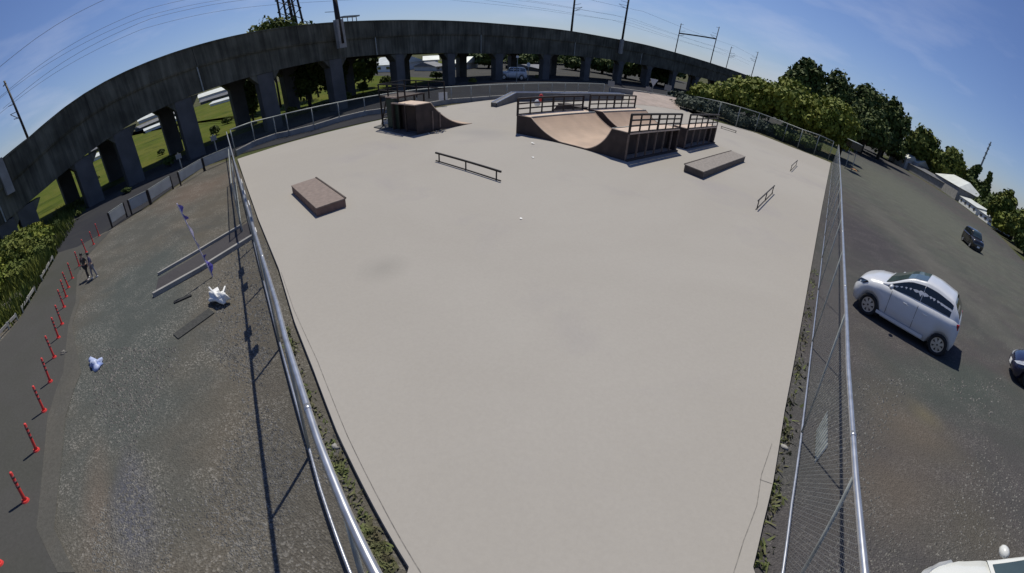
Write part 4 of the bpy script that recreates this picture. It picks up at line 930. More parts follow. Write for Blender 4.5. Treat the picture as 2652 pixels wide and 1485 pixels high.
# ================================================================ ROADSIDE BITS AT THE LEFT
# bollards: base pixels along the road edge
BB = [(66.5,1299),(95,1168),(115,1066),(130.6,990),(141,927),(152,876),(161,841),(166.5,797),(172,770),(178,746),(188,722),(206,690),(224,655),(243,634),(257,612),(-2,1462)]
BT = ['first full red bollard from the bottom, on the road edge','second red bollard up from the bottom of the road','third red bollard up from the bottom of the road','fourth red bollard up the road edge','fifth red bollard, just before the leaning pair','sixth bollard up the road edge','seventh bollard, last clearly red one','eighth bollard, thin and dark','ninth bollard along the road bend','tenth bollard along the road bend','eleventh bollard beside the verge corner','twelfth bollard, left of the two people','thirteenth bollard, behind the two people','fourteenth bollard, second last of the row','last bollard of the row by the barrier end','bollard at the bottom left picture corner']
hb = (z_at(G(66.5,1299),34,1218)+z_at(G(115,1066),92.6,999))/2
proto = empty('traffic_bollard', G(*BB[0]), 0, BT[0], 'bollard', 'red bollards along the road edge')
MB().tube([(0,0,0.0),(0,0,0.035)], [0.085,0.07], 14).build('base', M['red'], proto, smooth=False)
MB().tube([(0,0,0.03),(0,0,0.10),(0,0,hb-0.02),(0,0,hb)], [0.045,0.034,0.033,0.022], 12).build('post', M['red'], proto, smooth=True)
for z_ in (0.52, 0.68, 0.84): MB().tube([(0,0,hb*z_-0.028),(0,0,hb*z_+0.028)], 0.0365, 12).build('reflective_band', M['bandw'], proto, smooth=True)
for j in range(1, len(BB)):
    c = copy_tree(proto, None, BT[j]); g = G(*BB[j]); c.location = (g.x, g.y, 0.008); c.rotation_euler = (R(random.uniform(-2,2)), R(random.uniform(-3,3)), random.random()*6)
proto.location.z = 0.008
# nobori banner pole
b0 = G(551,717); zt = z_at(b0, 458, 527)
rt = empty('banner_pole', (b0.x, b0.y, 0), 0, 'tall thin pole with violet and lilac banner cloth beside the dark path', 'banner')
tx = at_dist(458, 527, math.hypot(b0.x, b0.y)); lean = Vector((tx.x-b0.x, tx.y-b0.y, zt))
MB().tube([(0,0,0), lean], 0.018, 8).build('pole', M['lilac'], rt)
def cloth(name, f0, f1, wd, m, sd_):
    rr = random.Random(sd_); mb = MB(); n = 7; dirv = Vector((0.5,0.85,0)).normalized()
    for j in range(n):
        a = f0+(f1-f0)*j/n; b = f0+(f1-f0)*(j+1)/n; w0 = wd*(0.6+0.5*math.sin(j*1.3+sd_)); w1 = wd*(0.6+0.5*math.sin((j+1)*1.3+sd_))
        bend = Vector((0.8,-0.5,0))*0.06
        mb.quad(lean*a, lean*b, lean*b+dirv*w1+bend*math.sin(j+1), lean*a+dirv*w0+bend*math.sin(j))
    mb.build(name, m, rt)
cloth('upper_cloth', 0.78, 0.98, 0.13, M['purple'], 1); cloth('middle_cloth', 0.42, 0.74, 0.07, M['lilac'], 2); cloth('lower_cloth', 0.02, 0.30, 0.16, M['purple'], 4)
# white crumpled banner stand with a dark strip painting the long shadow
def lump(name, px, py, r, m, lab, cat, seed, sq=(1,0.7,0.5), n=3):
    rr = random.Random(seed); g = G(px, py); bm = bmesh.new(); bmesh.ops.create_icosphere(bm, subdivisions=n, radius=r)
    for v in bm.verts:
        a = v.co.normalized(); f = 1+0.24*math.sin(a.x*4+seed)+0.20*math.sin(a.y*6+a.z*4)+0.10*math.sin(a.x*13+a.y*9+seed)+0.03*rr.uniform(-1,1)
        v.co = Vector((a.x*sq[0], a.y*sq[1], max(a.z, -0.15)*sq[2]))*r*f
    me = bpy.data.meshes.new(name); bm.to_mesh(me); bm.free(); me.materials.append(m); me.polygons.foreach_set('use_smooth', [True]*len(me.polygons)); o = bpy.data.objects.new(name, me); SC.collection.objects.link(o)
    o.location = (g.x, g.y, r*0.12*sq[2]); o.rotation_euler.z = rr.random()*3; return tag(o, lab, cat)
g = G(565,784); wh = empty('white_sign_stand', (g.x, g.y, 0), R(-38), 'crumpled white stand on the gravel beside the left fence', 'sign stand')
for nm, (cx_, cy_, cz_), (sx_, sy_, sz_), ry in (('panel',(0,0,0.20),(0.62,0.05,0.34),0.3),('panel',(0.05,0.2,0.18),(0.5,0.05,0.30),-0.25),('weight',(-0.32,0.0,0.11),(0.22,0.26,0.20),0.1)):
    o = MB().box((0,0,0),(sx_,sy_,sz_)).build(nm, M['white'], wh, bevel=0.02, loc=(cx_,cy_,cz_)); o.rotation_euler = (ry*1.6, ry*0.5, ry)
lm = lump('white_cloth', 572, 778, 0.26, M['white'], None, None, 5, (1.1,0.6,0.8)); lm.parent = wh; lm.location = (0.1,0.05,0.14); del_k = [x for x in ('label','category') if x in lm]
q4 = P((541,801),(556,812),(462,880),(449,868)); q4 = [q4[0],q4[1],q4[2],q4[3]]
tag(MB().prism(q4, 0.003, 0.03).build('painted_shadow', M['shade_soil'], bevel=0.004), 'long dark flat strip painting a cast shadow on the gravel beside the white stand', 'painted shadow')  # flat dark sheet laid in place of a long cast shadow
MATS['x'] = None
q4 = P((450,783),(496,764),(497,768),(452,788))
tag(MB().prism(q4, 0.003, 0.04).build('painted_banner_shadow', M['rubber']), 'thin dark strip painting the banner shadow on the gravel below the path kerb', 'painted shadow strip')  # thin dark sliver laid as the shadow of the banner's upper cloth
lump('tarp_bundle', 249, 946, 0.27, M['bluetarp'], 'crumpled blue and white tarp bundle on the grey lot', 'tarp', 9, (0.75,1.0,0.55))
lump('stone_block', 166, 915, 0.12, M['stone'], 'small dark stone on the road verge', 'stone', 3)
for j, (px, py, lab) in enumerate(((712,773,'pale concrete block in the weeds under the left fence'),(733,838,'second pale block nearer along the left fence'),(868,1160,'broken white block beside the slab edge near the left fence'),(2058,890,'pale block under the right fence'),(2030,1160,'white block under the right fence beside the grey sheet'))):
    lump('rubble_block', px, py, 0.07, M['concrete'], lab, 'block', 20+j, (1,0.7,0.7), 2)
# corrugated sheet leaning by the right fence
q = [G(2142,1066), G(2112,1120), G(2108,1205), G(2142,1160)]
mb = MB(); n = 9
for j in range(n*2):
    f0, f1 = j/(n*2), (j+1)/(n*2); z0, z1 = (0.05 if j % 2 else 0.02), (0.02 if j % 2 else 0.05)
    a0 = q[0].lerp(q[3], f0); a1 = q[0].lerp(q[3], f1); b0_ = q[1].lerp(q[2], f0); b1_ = q[1].lerp(q[2], f1)
    mb.quad(a0+Vector((0,0,z0)), a1+Vector((0,0,z1)), b1_+Vector((0,0,z1)), b0_+Vector((0,0,z0)))
tag(mb.build('corrugated_sheet', M['galv_dull']), 'ribbed pale metal sheet lying below the right fence', 'metal sheet')
# guard fence along the far left road edge
for j, (a, b) in enumerate((((0,880),(47,829)),((60,812),(94,757)),((110,730),(140,675)))):
    A, B = G(*a), G(*b); rt = empty('low_guard_rail', A, 0, ['low pale guard rail at the left edge beside the road','low pale guard rail in the middle of the left road edge','low pale guard rail near the dark road entrance at the left'][j], 'guard rail', 'low rails along the left road edge'); d = B-A
    MB().bar((0,0,0.22), d+Vector((0,0,0.22)), 0.05, 0.11).build('beam', M['concrete'], rt)
    for f in (0.02, 0.5, 0.98): MB().tube([d*f, d*f+Vector((0,0,0.30))], 0.035, 8).build('post', M['galv_dull'], rt)

# ================================================================ PEOPLE (two small figures walking on the lot)
def person(px, py, hgt, face, shirt, pants, label, seed):
    g = G(px, py); s = hgt/1.70; rt = empty('person', (g.x, g.y, 0), face, label, 'person', 'two people walking on the left lot')
    J = {'pel':(0,0,0.92,.135),'wai':(0,0.01,1.08,.125),'che':(0,0,1.28,.15),'nec':(0,0.01,1.45,.055),'hea':(0,0.03,1.52,.075),'top':(0,0.02,1.62,.095),'crn':(0,0.01,1.69,.06)}
    for sd_, nm in ((-1,'l'),(1,'r')):
        st = 0.16*sd_*(1 if seed else -1)
        J[nm+'hip'] = (sd_*0.09,0,0.86,.10); J[nm+'kne'] = (sd_*0.11,st*0.7+0.03,0.48,.062); J[nm+'ank'] = (sd_*0.12,st,0.09,.042); J[nm+'toe'] = (sd_*0.13,st+0.17,0.04,.038)
        J[nm+'sho'] = (sd_*0.18,0,1.40,.062); J[nm+'elb'] = (sd_*0.26,-st*0.5-0.02,1.13,.043); J[nm+'wri'] = (sd_*0.28,-st*0.8+0.08,0.90,.030); J[nm+'pal'] = (sd_*0.285,-st*0.8+0.11,0.83,.032)
    def skin(names, edges, root, m, name, grow=1.0, sub=1):
        idx = {n_: j for j, n_ in enumerate(names)}; me = bpy.data.meshes.new(name)
        me.from_pydata([Vector(J[n_][:3])*s for n_ in names], [(idx[a], idx[b]) for a, b in edges], []); o = bpy.data.objects.new(name, me); SC.collection.objects.link(o); o.parent = rt
        o.modifiers.new('skin', 'SKIN')
        for n_ in names:
            sv = me.skin_vertices[0].data[idx[n_]]; sv.radius = (J[n_][3]*s*grow,)*2; sv.use_root = (n_ == root)
        md = o.modifiers.new('sub', 'SUBSURF'); md.levels = sub; md.render_levels = sub+1
        me.materials.append(m); return o
    fing = []
    for nm, sd_ in (('l',-1),('r',1)):
        bx_, by_, bz_, _ = J[nm+'pal']
        for q in range(4):
            a = f'{nm}f{q}'; J[a+'a'] = (bx_-0.01*sd_, by_+0.024-0.016*q, bz_-0.04, .011); J[a+'b'] = (bx_-0.02*sd_, by_+0.028-0.017*q, bz_-0.08-0.008*(q in (1,2)), .009)
            fing.append((nm+'pal', a+'a')); fing.append((a+'a', a+'b'))
        J[nm+'tha'] = (bx_-0.02*sd_, by_+0.05, bz_-0.01, .013); J[nm+'thb'] = (bx_-0.03*sd_, by_+0.06, bz_-0.05, .010); fing += [(nm+'pal', nm+'tha'), (nm+'tha', nm+'thb')]
    edges = [('pel','wai'),('wai','che'),('che','nec'),('nec','hea'),('hea','top'),('top','crn')]
    for nm in 'lr': edges += [('pel',nm+'hip'),(nm+'hip',nm+'kne'),(nm+'kne',nm+'ank'),(nm+'ank',nm+'toe'),('che',nm+'sho'),(nm+'sho',nm+'elb'),(nm+'elb',nm+'wri'),(nm+'wri',nm+'pal')]
    skin(list(J), edges+fing, 'pel', M['skin'], 'body')
    skin(['pel','wai','che','lsho','rsho','lelb','relb'], [('pel','wai'),('wai','che'),('che','lsho'),('che','rsho'),('lsho','lelb'),('rsho','relb')], 'pel', M[shirt], 'shirt', 1.16)
    skin(['pel','lhip','rhip','lkne','rkne','lank','rank'], [('pel','lhip'),('pel','rhip'),('lhip','lkne'),('rhip','rkne'),('lkne','lank'),('rkne','rank')], 'pel', M[pants], 'trousers', 1.18)
    for nm in 'lr':
        x_, y_, z_, _ = J[nm+'ank']; MB().ball((x_*s, (y_+0.06)*s, 0.045*s), 0.075*s, 10, 6, (0.75,1.75,0.65)).build('shoe', M['white'], rt, smooth=True)
    MB().ball((0,0.0*s,1.645*s), 0.112*s, 12, 8, (0.92,1.05,0.95)).build('hair', M['hair'], rt, smooth=True)
    mb = MB(); mb.ball((0,0.135*s,1.57*s), 0.016*s, 6, 4, (0.8,1.2,1.2)); mb.build('nose', M['skin'], rt)
    for x_ in (-.033,.033): MB().ball((x_*s,0.118*s,1.595*s), 0.011*s, 6, 4).build('eye', M['hair'], rt)
    pass; MB().box((0,0.122*s,1.528*s),(0.045*s,0.012*s,0.010*s)).build('mouth', M['tail'], rt)
hp = z_at(G(238,719), 222, 652)
person(231, 722, hp*1.02, R(200), 'shirtA', 'pantA', 'person in dark brown top and dark trousers walking, left of the two', 0)
person(247, 719, hp*0.98, R(170), 'shirtB', 'pantB', 'person in purple grey top and light trousers, right of the two', 1)

# ================================================================ CARS
def car(label, pos, rz, L_=3.9, W_=1.68, Ht=1.50, paint='carwhite', wheels=True, kind='hatch', group=None):
    """front at +x, left side +y; origin on the ground under the centre"""
    rt = empty('parked_car', pos, rz, label, 'car', group); hl = L_/2; hw = W_/2
    if kind == 'hatch':
        st = [(-1.0,.80,.42,.80,.86,.55),(-.97,.93,.26,.98,.92,.72),(-.86,.98,.20,1.02,.95,1),(-.55,1,.18,1.01,.95,1),(-.1,1,.18,.98,.95,1),(.30,1,.18,.95,.94,1),(.52,.99,.18,.93,.92,1),(.72,.97,.19,.87,.88,1),(.88,.90,.20,.78,.80,.9),(.96,.80,.24,.68,.70,.8),(1.0,.64,.34,.56,.56,.6)]
        gh = [(-.95,.99,.64,.0),(-.88,1.20,.68,.0),(-.74,1.42,.69,0),(-.40,1.50,.71,0),(-.22,1.50,.72,0),(.0,1.42,.71,0),(.50,.97,.80,0)]
    elif kind == 'suv':
        st = [(-1.0,.86,.40,.85,.9,.6),(-.97,.96,.28,1.10,.94,.8),(-.85,1,.24,1.12,.96,1),(-.2,1,.24,1.08,.96,1),(.35,1,.24,1.05,.94,1),(.6,.99,.24,1.02,.92,1),(.88,.94,.26,.96,.88,1),(.97,.86,.30,.86,.8,.9),(1.0,.74,.38,.7,.7,.7)]
        gh = [(-.96,1.1,.8,0),(-.90,1.48,.78,0),(-.75,1.62,.78,0),(-.3,1.66,.78,0),(.1,1.64,.77,0),(.22,1.55,.76,0),(.44,1.06,.82,0)]
    sc = Ht/(1.50 if kind == 'hatch' else 1.66)
    nst = 44
    def lerp_st(tab, x):
        for a, b in zip(tab, tab[1:]):
            if a[0] <= x <= b[0]:
                f = (x-a[0])/(b[0]-a[0]); f = f*f*(3-2*f)*0.5+f*0.5; return [u+(v-u)*f for u, v in zip(a, b)]
        return tab[-1] if x > tab[-1][0] else tab[0]
    wx = (-0.74, 0.62) if kind == 'hatch' else (-0.62,0.62); wr = (0.335 if kind == 'hatch' else 0.31)*L_/3.9; arch = wr*1.24
    mb = MB(); rows = []
    for j in range(nst+1):
        x = -1+2*j/nst; _, wf, zb, zt, wtop, rf = lerp_st(st, x); X = x*hl; zb *= sc; zt *= sc; w_ = hw*wf
        zlow = zb
        for wc in wx:
            dx = abs(X-wc*hl)
            if dx < arch: zlow = max(zlow, min(zt*0.80, wr+math.sqrt(arch*arch-dx*dx)))
        zm = max(zlow+0.01, zb+(zt-zb)*0.45); zs = max(zm+0.02, zb+(zt-zb)*0.80)
        row = [(0,zb),(w_*0.80,zb),(w_*0.965,zlow),(w_*1.0,zm),(w_*0.985,zs),(w_*wtop,zt),(w_*wtop*0.6,zt+0.035*sc),(0,zt+0.05*sc)]
        full = [(X, y, z) for y, z in row]+[(X, -y, z) for y, z in row[-2:0:-1]]; rows.append(full)
    n = len(rows[0]); i0 = 0
    for r_ in rows: mb.v += r_
    for j in range(nst):
        for q in range(n): a = j*n+q; b = j*n+(q+1) % n; mb.f.append((a, b, b+n, a+n))
    mb.f.append(tuple(range(n))); mb.f.append(tuple(range(nst*n, nst*n+n))[::-1])
    mb.build('body', M[paint], rt, smooth=True)
    # greenhouse: painted shell with roof, glass panels set 3 mm proud
    def gp(x, lev):                        # lev 0 belt .. 1 roof edge
        _, zr, wr_, _ = lerp_st(gh, x); _, wf, zb, zt, wtop, rf = lerp_st(st, x)
        return zr*sc, hw*wr_
    xs = [gh[0][0]+(gh[-1][0]-gh[0][0])*j/26 for j in range(27)]
    mb = MB(); grow = []
    for x in xs:
        zr, wro = gp(x, 1); _, wf, zb, zt, wtop, rf = lerp_st(st, x); zt = zt*sc-0.02; wb_ = hw*wf*wtop*0.985
        zr = max(zr, zt+0.02); f = min(1, (zr-zt)/(0.5*sc)); wtp = wb_+(wro-wb_)*f
        grow.append((x*hl, zt, wb_, zr, wtp))
        row = [(wb_, zt), (wb_+(wtp-wb_)*0.5+0.01, zt+(zr-zt)*0.5), (wtp, zr-0.03*f), (wtp*0.93, zr), (wtp*0.5, zr+0.02), (0, zr+0.028)]
        mb.v += [(x*hl, y, z) for y, z in row]+[(x*hl, -y, z) for y, z in row[-2::-1]]
    n = 11
    for j in range(len(xs)-1):
        for q in range(n-1): a = j*n+q; mb.f.append((a, a+1, a+1+n, a+n))
    mb.build('roof', M[paint], rt, smooth=True)
    def side_glass(x0, x1, name):
        for sg in (1, -1):
            m_ = MB(); k_ = 8; pts_lo, pts_hi = [], []
            for j in range(k_+1):
                x = x0+(x1-x0)*j/k_
                for a, b in zip(grow, grow[1:]):
                    if a[0] <= x*hl <= b[0]: f = (x*hl-a[0])/(b[0]-a[0]); g_ = [u+(v-u)*f for u, v in zip(a, b)]; break
                X, zt, wb_, zr, wtp = g_; hgt = zr-zt
                lo_f, hi_f = 0.10, 0.84
                def yz(f): 
                    y_ = wb_+(wtp-wb_)*f+0.01*(1-abs(2*f-1)); return (X, sg*(y_+0.006), zt+hgt*f)
                pts_lo.append(yz(lo_f)); pts_hi.append(yz(max(lo_f+0.02, hi_f if hgt > 0.2 else 0.6)))
            for j in range(k_): m_.quad(pts_lo[j], pts_lo[j+1], pts_hi[j+1], pts_hi[j])
            m_.build(name, M['glass'], rt, smooth=True)
    if kind == 'hatch': side_glass(-0.76, -0.205, 'side_window'); side_glass(-0.195, 0.40, 'side_window')
    else: side_glass(-0.86, -0.5, 'side_window'); side_glass(-0.46, -0.06, 'side_window'); side_glass(-0.03, 0.32, 'side_window')
    # windscreen / rear window
    def cross(x, proud):
        for a, b in zip(grow, grow[1:]):
            if a[0] <= x*hl <= b[0]: f = (x*hl-a[0])/(b[0]-a[0]); return [u+(v-u)*f for u, v in zip(a, b)]
        return grow[-1] if x*hl > grow[-1][0] else grow[0]
    for nm, xa, xb, mm in (('windscreen', gh[-1][0]-0.035, gh[-3][0]+0.03, 'wglass'), ('rear_window', gh[0][0]+0.02, gh[2][0]-0.02, 'glass')):
        m_ = MB(); rr = []
        for j in range(7):
            x = xa+(xb-xa)*j/6; X, zt, wb_, zr, wtp = cross(x, 0); y_ = wtp*0.86
            pr = 0.012 if nm == 'windscreen' else -0.012
            rr.append([(X+pr, y_*c_, zr+0.012+0.028*(1-abs(c_))) for c_ in (-1,-.5,0,.5,1)])
        for a, b in zip(rr, rr[1:]):
            for q in range(4): m_.quad(a[q], a[q+1], b[q+1], b[q])
        m_.build(nm, M[mm], rt, smooth=True)
    # lamps, grille, mirrors, handles, plate
    for sg in (1, -1):
        _, wf, zb, zt, wtop, rf = lerp_st(st, 0.90); 
        m_ = MB(); m_.poly([(hl*0.995, sg*hw*0.40, 0.58*sc), (hl*0.962, sg*hw*0.70, 0.60*sc), (hl*0.84, sg*hw*0.895, 0.70*sc), (hl*0.76, sg*hw*0.90, 0.80*sc), (hl*0.915, sg*hw*0.66, 0.725*sc)])
        bmx = m_.build('headlight', M['glass' if paint == 'carwhite' else 'lamp'], rt); sol = bmx.modifiers.new('t','SOLIDIFY'); sol.thickness = 0.06; sol.offset = 0
        m_ = MB(); m_.box((-hl*0.945, sg*hw*0.84, 0.90*sc), (0.12, 0.16, 0.20)); m_.build('tail_light', M['tail'], rt, bevel=0.03)
        m_ = MB(); m_.ball((hl*0.33, sg*(hw+0.10), 1.02*sc), 0.11, 10, 8, (0.7,1.1,0.75)); m_.build('mirror', M[paint], rt, smooth=True)
        for xh in ((-0.36, 0.02) if kind == 'hatch' else (-0.4,0.0)): m_ = MB(); m_.box((hl*xh, sg*(hw*0.988), 0.80*sc), (0.16,0.03,0.03)); m_.build('door_handle', M[paint], rt, bevel=0.01)
        m_ = MB(); m_.bar((hl*0.45, sg*hw*1.0, 0.26*sc), (-hl*0.45, sg*hw*1.0, 0.26*sc), 0.03, 0.10); m_.build('sill', M['black'] if kind == 'suv' else M[paint], rt)
        for xd in (-0.20, 0.30): 
            m_ = MB(); m_.bar((hl*xd, sg*(hw*0.999), 0.32*sc), (hl*xd, sg*(hw*0.985), 0.92*sc), 0.012, 0.012); m_.build('door_seam', M['black'], rt)
    MB().box((hl*0.975, 0, 0.36*sc), (0.10, W_*0.55, 0.20)).build('grille', M['black'], rt, bevel=0.03)
    MB().box((hl*1.02, 0, 0.45*sc), (0.02, 0.33, 0.16)).build('number_plate', M['white'], rt)
    if wheels:
        for wc in wx:
            for sg in (1, -1):
                wroot = MB(); prof = [(wr*0.66,0.0),(wr*0.70,0.10),(wr*0.92,0.115),(wr,0.09),(wr,-0.09),(wr*0.92,-0.10),(wr*0.66,-0.08)]; nn_ = 28
                for a in range(nn_):
                    t = 2*math.pi*a/nn_
                    for r_, y_ in prof: wroot.v.append((r_*math.cos(t), sg*y_, r_*math.sin(t)))
                for a in range(nn_):
                    for q in range(len(prof)-1): i_ = a*7+q; j_ = ((a+1) % nn_)*7+q; wroot.f.append((i_, i_+1, j_+1, j_))
                wo = wroot.build('wheel', M['rubber'], rt, smooth=True, loc=(wc*hl, sg*(hw-0.11), wr))
                rm = MB(); rr_ = wr*0.68
                for sp_ in range(7):
                    t = 2*math.pi*sp_/7; c_, s_ = math.cos(t), math.sin(t); px_, pz_ = -s_, c_; 
                    a0, a1 = 0.035, 0.055
                    rm.quad((c_*0.03+px_*a0, sg*0.085, s_*0.03+pz_*a0), (c_*0.03-px_*a0, sg*0.085, s_*0.03-pz_*a0), (c_*rr_-px_*a1, sg*0.07, s_*rr_-pz_*a1), (c_*rr_+px_*a1, sg*0.07, s_*rr_+pz_*a1))
                for a in range(nn_):
                    t0, t1 = 2*math.pi*a/nn_, 2*math.pi*(a+1)/nn_
                    rm.quad((rr_*math.cos(t0), sg*0.075, rr_*math.sin(t0)), (rr_*math.cos(t1), sg*0.075, rr_*math.sin(t1)), (rr_*0.86*math.cos(t1), sg*0.07, rr_*0.86*math.sin(t1)), (rr_*0.86*math.cos(t0), sg*0.07, rr_*0.86*math.sin(t0)))
                rm.build('rim', M['rim'], wo)
                MB().tube([(0, sg*0.0, 0),(0, sg*0.03, 0)], wr*0.67, 20).build('brake_disc', M['black'], wo)
    # dark arch liners
    for wc in wx: MB().box((wc*hl, 0, wr*1.05), (arch*1.7, W_*0.80, wr*1.6)).build('wheel_well', M['black'], rt)
    return rt
FWc = G(2240,813); RWc = G(2417,917)
hd = (FWc-RWc); wb = Vector((hd.x, hd.y, 0)).length; hdn = Vector((hd.x, hd.y, 0)).normalized(); right = Vector((hdn.y, -hdn.x, 0))
scl = wb/(0.66*3.75)
Lc = wb/0.68; Wc = 2.16
cc = (FWc+RWc)/2+right*(Wc/2-0.11)+hdn*(0.06*Lc/2); cc.z = 0
car('white hatchback with dark side windows parked facing the right fence', cc, math.atan2(hdn.y, hdn.x), Lc, Wc, 1.86, 'carwhite')
# dark small SUV further back
p = G(2512,642); p.z = 0
v = Vector((p.x, p.y, 0)).normalized()
car('small black boxy car parked alone far out on the car park', p+v*1.3, math.atan2(-v.y, -v.x)+R(28), 3.4, 1.55, 1.66, 'carblack', kind='suv')
# navy car cut by the right edge
car('dark navy blue car cut off by the right picture edge', Vector((16.45, 3.95, 0)), math.atan2(hdn.y, hdn.x)+R(4), 4.2, 1.72, 1.55, 'carblue')
# ivory car at the bottom right corner, seen from above
car('ivory white car at the bottom right corner seen from above', Vector((5.27, -0.15, 0)), R(134), 3.4, 1.50, 1.50, 'carwhite2')
# white car under the viaduct
p = G(1325,207); car('white car parked in the shade under the viaduct', Vector((p.x, p.y+1, 0)), R(190), 4.4, 1.7, 1.8, 'carwhite', kind='suv')

# ================================================================ dark shelter on bent poles behind the far right fence corner
p = G(2196,440); rt = empty('pole_shelter', (p.x, p.y, 0), R(70), 'small dark flat topped shelter on thin bent poles behind the right fence corner', 'shelter')
z1 = z_at(p, 2200, 384); z2 = z_at(p, 2200, 360)
MB().box((0.9,0,(z1+z2)/2), (2.6,1.6,(z2-z1)*0.8)).build('canopy', M['carblack'], rt, bevel=0.05)
MB().box((0.9,0,z2-(z2-z1)*0.08), (2.7,1.7,0.06)).build('top_plate', M['galv_dull'], rt)
for y_ in (-0.5, 0.5): MB().tube([(0,y_,0),(0.05,y_,z1*0.4),(0.3,y_,z1*0.8),(0.9,y_,z1+0.05)], 0.06, 8).build('bent_pole', M['galv_dull'], rt, smooth=True)
lump('orange_board', 2212, 441, 0.5, M['orange'], 'rusty orange scrap heap on the gravel behind the right fence', 'scrap', 33, (1.2,0.5,0.25))

# ================================================================ BUILDINGS
def block(name, label, p0, p1, depth, h, roofh, wall='offwhite', roof='roof_white', win=3, cat='building', group=None, hip=False):
    """p0-p1: front foot line (plan); goes back from the camera by depth"""
    d = Vector((p1.x-p0.x, p1.y-p0.y, 0)); L_ = d.length; rz = math.atan2(d.y, d.x); rt = empty(name, (p0.x, p0.y, 0), rz, label, cat, group)
    n_ = Vector((-math.sin(rz), math.cos(rz), 0)); s = 1 if n_.dot(Vector((p0.x, p0.y, 0))) > 0 else -1; D = depth*s
    MB().box((L_/2, D/2, h/2), (L_, depth, h)).build('wall', M[wall], rt)
    e = 0.35; mb = MB(); ins = depth/2 if hip else 0
    a, b, c, dd_ = (-e,-e*s,h+0.01),(L_+e,-e*s,h+0.01),(L_+e,D+e*s,h+0.01),(-e,D+e*s,h+0.01); r0, r1 = (ins-e, D/2, h+roofh),(L_-ins+e, D/2, h+roofh)
    mb.quad(a,b,r1,r0); mb.quad(c,dd_,r0,r1); mb.poly([b,c,r1]); mb.poly([dd_,a,r0]); mb.quad(a,b,c,dd_)
    mb.build('roof', M[roof], rt)
    for j in range(win):
        x = L_*(j+0.5)/win; ww = min(1.6, L_/win*0.45)
        f = MB().box((x, -0.03*s, h*0.55), (ww, 0.08, h*0.36)).build('window', M['concrete'], rt); MB().box((x, -0.085*s, h*0.55), (ww*0.88, 0.03, h*0.30)).build('pane', M['glass'], f)
    return rt
def bpx(name, label, a, b, topa, depth, rf=0.3, shift=0.0, **kw):
    A, B = G(*a), G(*b); A = A*(1+shift); B = B*(1+shift); A.z = B.z = 0
    h = z_at(A.lerp(B, 0.5), (topa[0]), topa[1]); return block(name, label, A, B, depth, h*(1-rf), h*rf, **kw)
BG = 'buildings beyond the car park'
bpx('long_shed', 'long low shed with a thin dark roof beyond the car park', (2300,414),(2440,496),(2380,430), 9, 0.25, 0.02, wall='concrete', roof='roof_dark', win=0, group=BG)
A_ = at_dist(2412,482,150*k); B_ = at_dist(2474,512,128*k); A_.z = B_.z = 0
block('hall', 'grey hall with a pale hipped roof beyond the car park', A_, B_, 10, z_at(B_, 2468, 476), 2.6, wall='concrete', roof='roof_white', win=0, group=BG, hip=True)
bpx('cabin', 'white cabin row with a pale roof, left of the two white cabins', (2482,524),(2525,556),(2505,512), 7, 0.3, 0.01, wall='white', roof='roof_white', win=4, group=BG)
bpx('cabin', 'white cabin with two small windows, right of the two white cabins', (2532,562),(2567,588),(2548,545), 6, 0.3, 0.01, wall='white', roof='roof_white', win=3, group=BG)
for (xa, xb, yt, lab) in ((2316,2342,386,'small white roofed house at the left end beyond the car park'),(2350,2374,400,'little pale house in front of the dark tree row')):
    A_ = at_dist(xa, 420, 165*k); B_ = at_dist(xb, 430, 160*k); A_.z = B_.z = 0
    h_ = z_at(A_.lerp(B_, .5), (xa+xb)/2, yt); block('house', lab, A_, B_, 6, h_*0.66, h_*0.34, wall='offwhite', roof='roof_white', win=2, group=BG)
# radio mast
p = at_dist(2539, 433, 190*k); zt = z_at(p, 2564, 366); mb = MB(); mb.tube([(0,0,0),(0,0,zt)], [0.7,0.3], 6)
rt = empty('radio_mast', (p.x, p.y, 0), 0, 'thin grey lattice radio mast rising over the trees at the right', 'radio mast'); mb.build('mast', M['galv_dull'], rt)
for f in (0.72,0.8,0.88,0.95): MB().box((0,0,zt*f), (1.8,0.3,0.5)).build('antenna', M['galv_dull'], rt)
# greenhouses behind the viaduct (long white roofs)
GG = 'greenhouses and houses behind the viaduct'
def far_block(name, label, a, b, top, rf_, depth, **kw):
    out_ = []
    for p_ in (a, b):
        az_, el_ = azel(*p_); d_ = min(230.0, (H/math.tan(-el_)) if el_ < -0.01 else 230.0); out_.append(Vector((math.sin(az_)*d_, math.cos(az_)*d_, 0)))
    A, B = out_; h = z_at(A.lerp(B, 0.5), *top)
    return block(name, label, A, B, depth, max(0.6, h*(1-rf_)), max(0.3, h*rf_), group=GG, **kw)
far_block('greenhouse', 'long white greenhouse roof seen through the first left opening', (240,420),(330,378), (285,384), 0.55, 5, win=0, cat='greenhouse', wall='white')
far_block('greenhouse', 'long white greenhouse roof seen through the middle left opening', (378,345),(495,300), (437,312), 0.55, 5, win=0, cat='greenhouse', wall='white')
far_block('greenhouse', 'white greenhouse roof seen through the third left opening', (545,276),(650,247), (597,252), 0.55, 5, win=0, cat='greenhouse', wall='white')
far_block('house', 'grey blue roofed shed row behind the first left greenhouse', (240,398),(330,356), (285,362), 0.5, 4, win=3, wall='pier', roof='roof_dark')
far_block('house', 'grey blue roofed shed row behind the middle left greenhouse', (365,338),(495,285), (430,297), 0.5, 4, win=4, wall='pier', roof='roof_dark')
far_block('house', 'grey blue roofed shed row behind the third left greenhouse', (520,272),(640,236), (580,240), 0.5, 4, win=3, wall='pier', roof='roof_dark')
far_block('greenhouse', 'rear pale greenhouse above the first left opening', (240,378),(320,340), (280,348), 0.5, 8, win=0, cat='greenhouse', wall='offwhite')
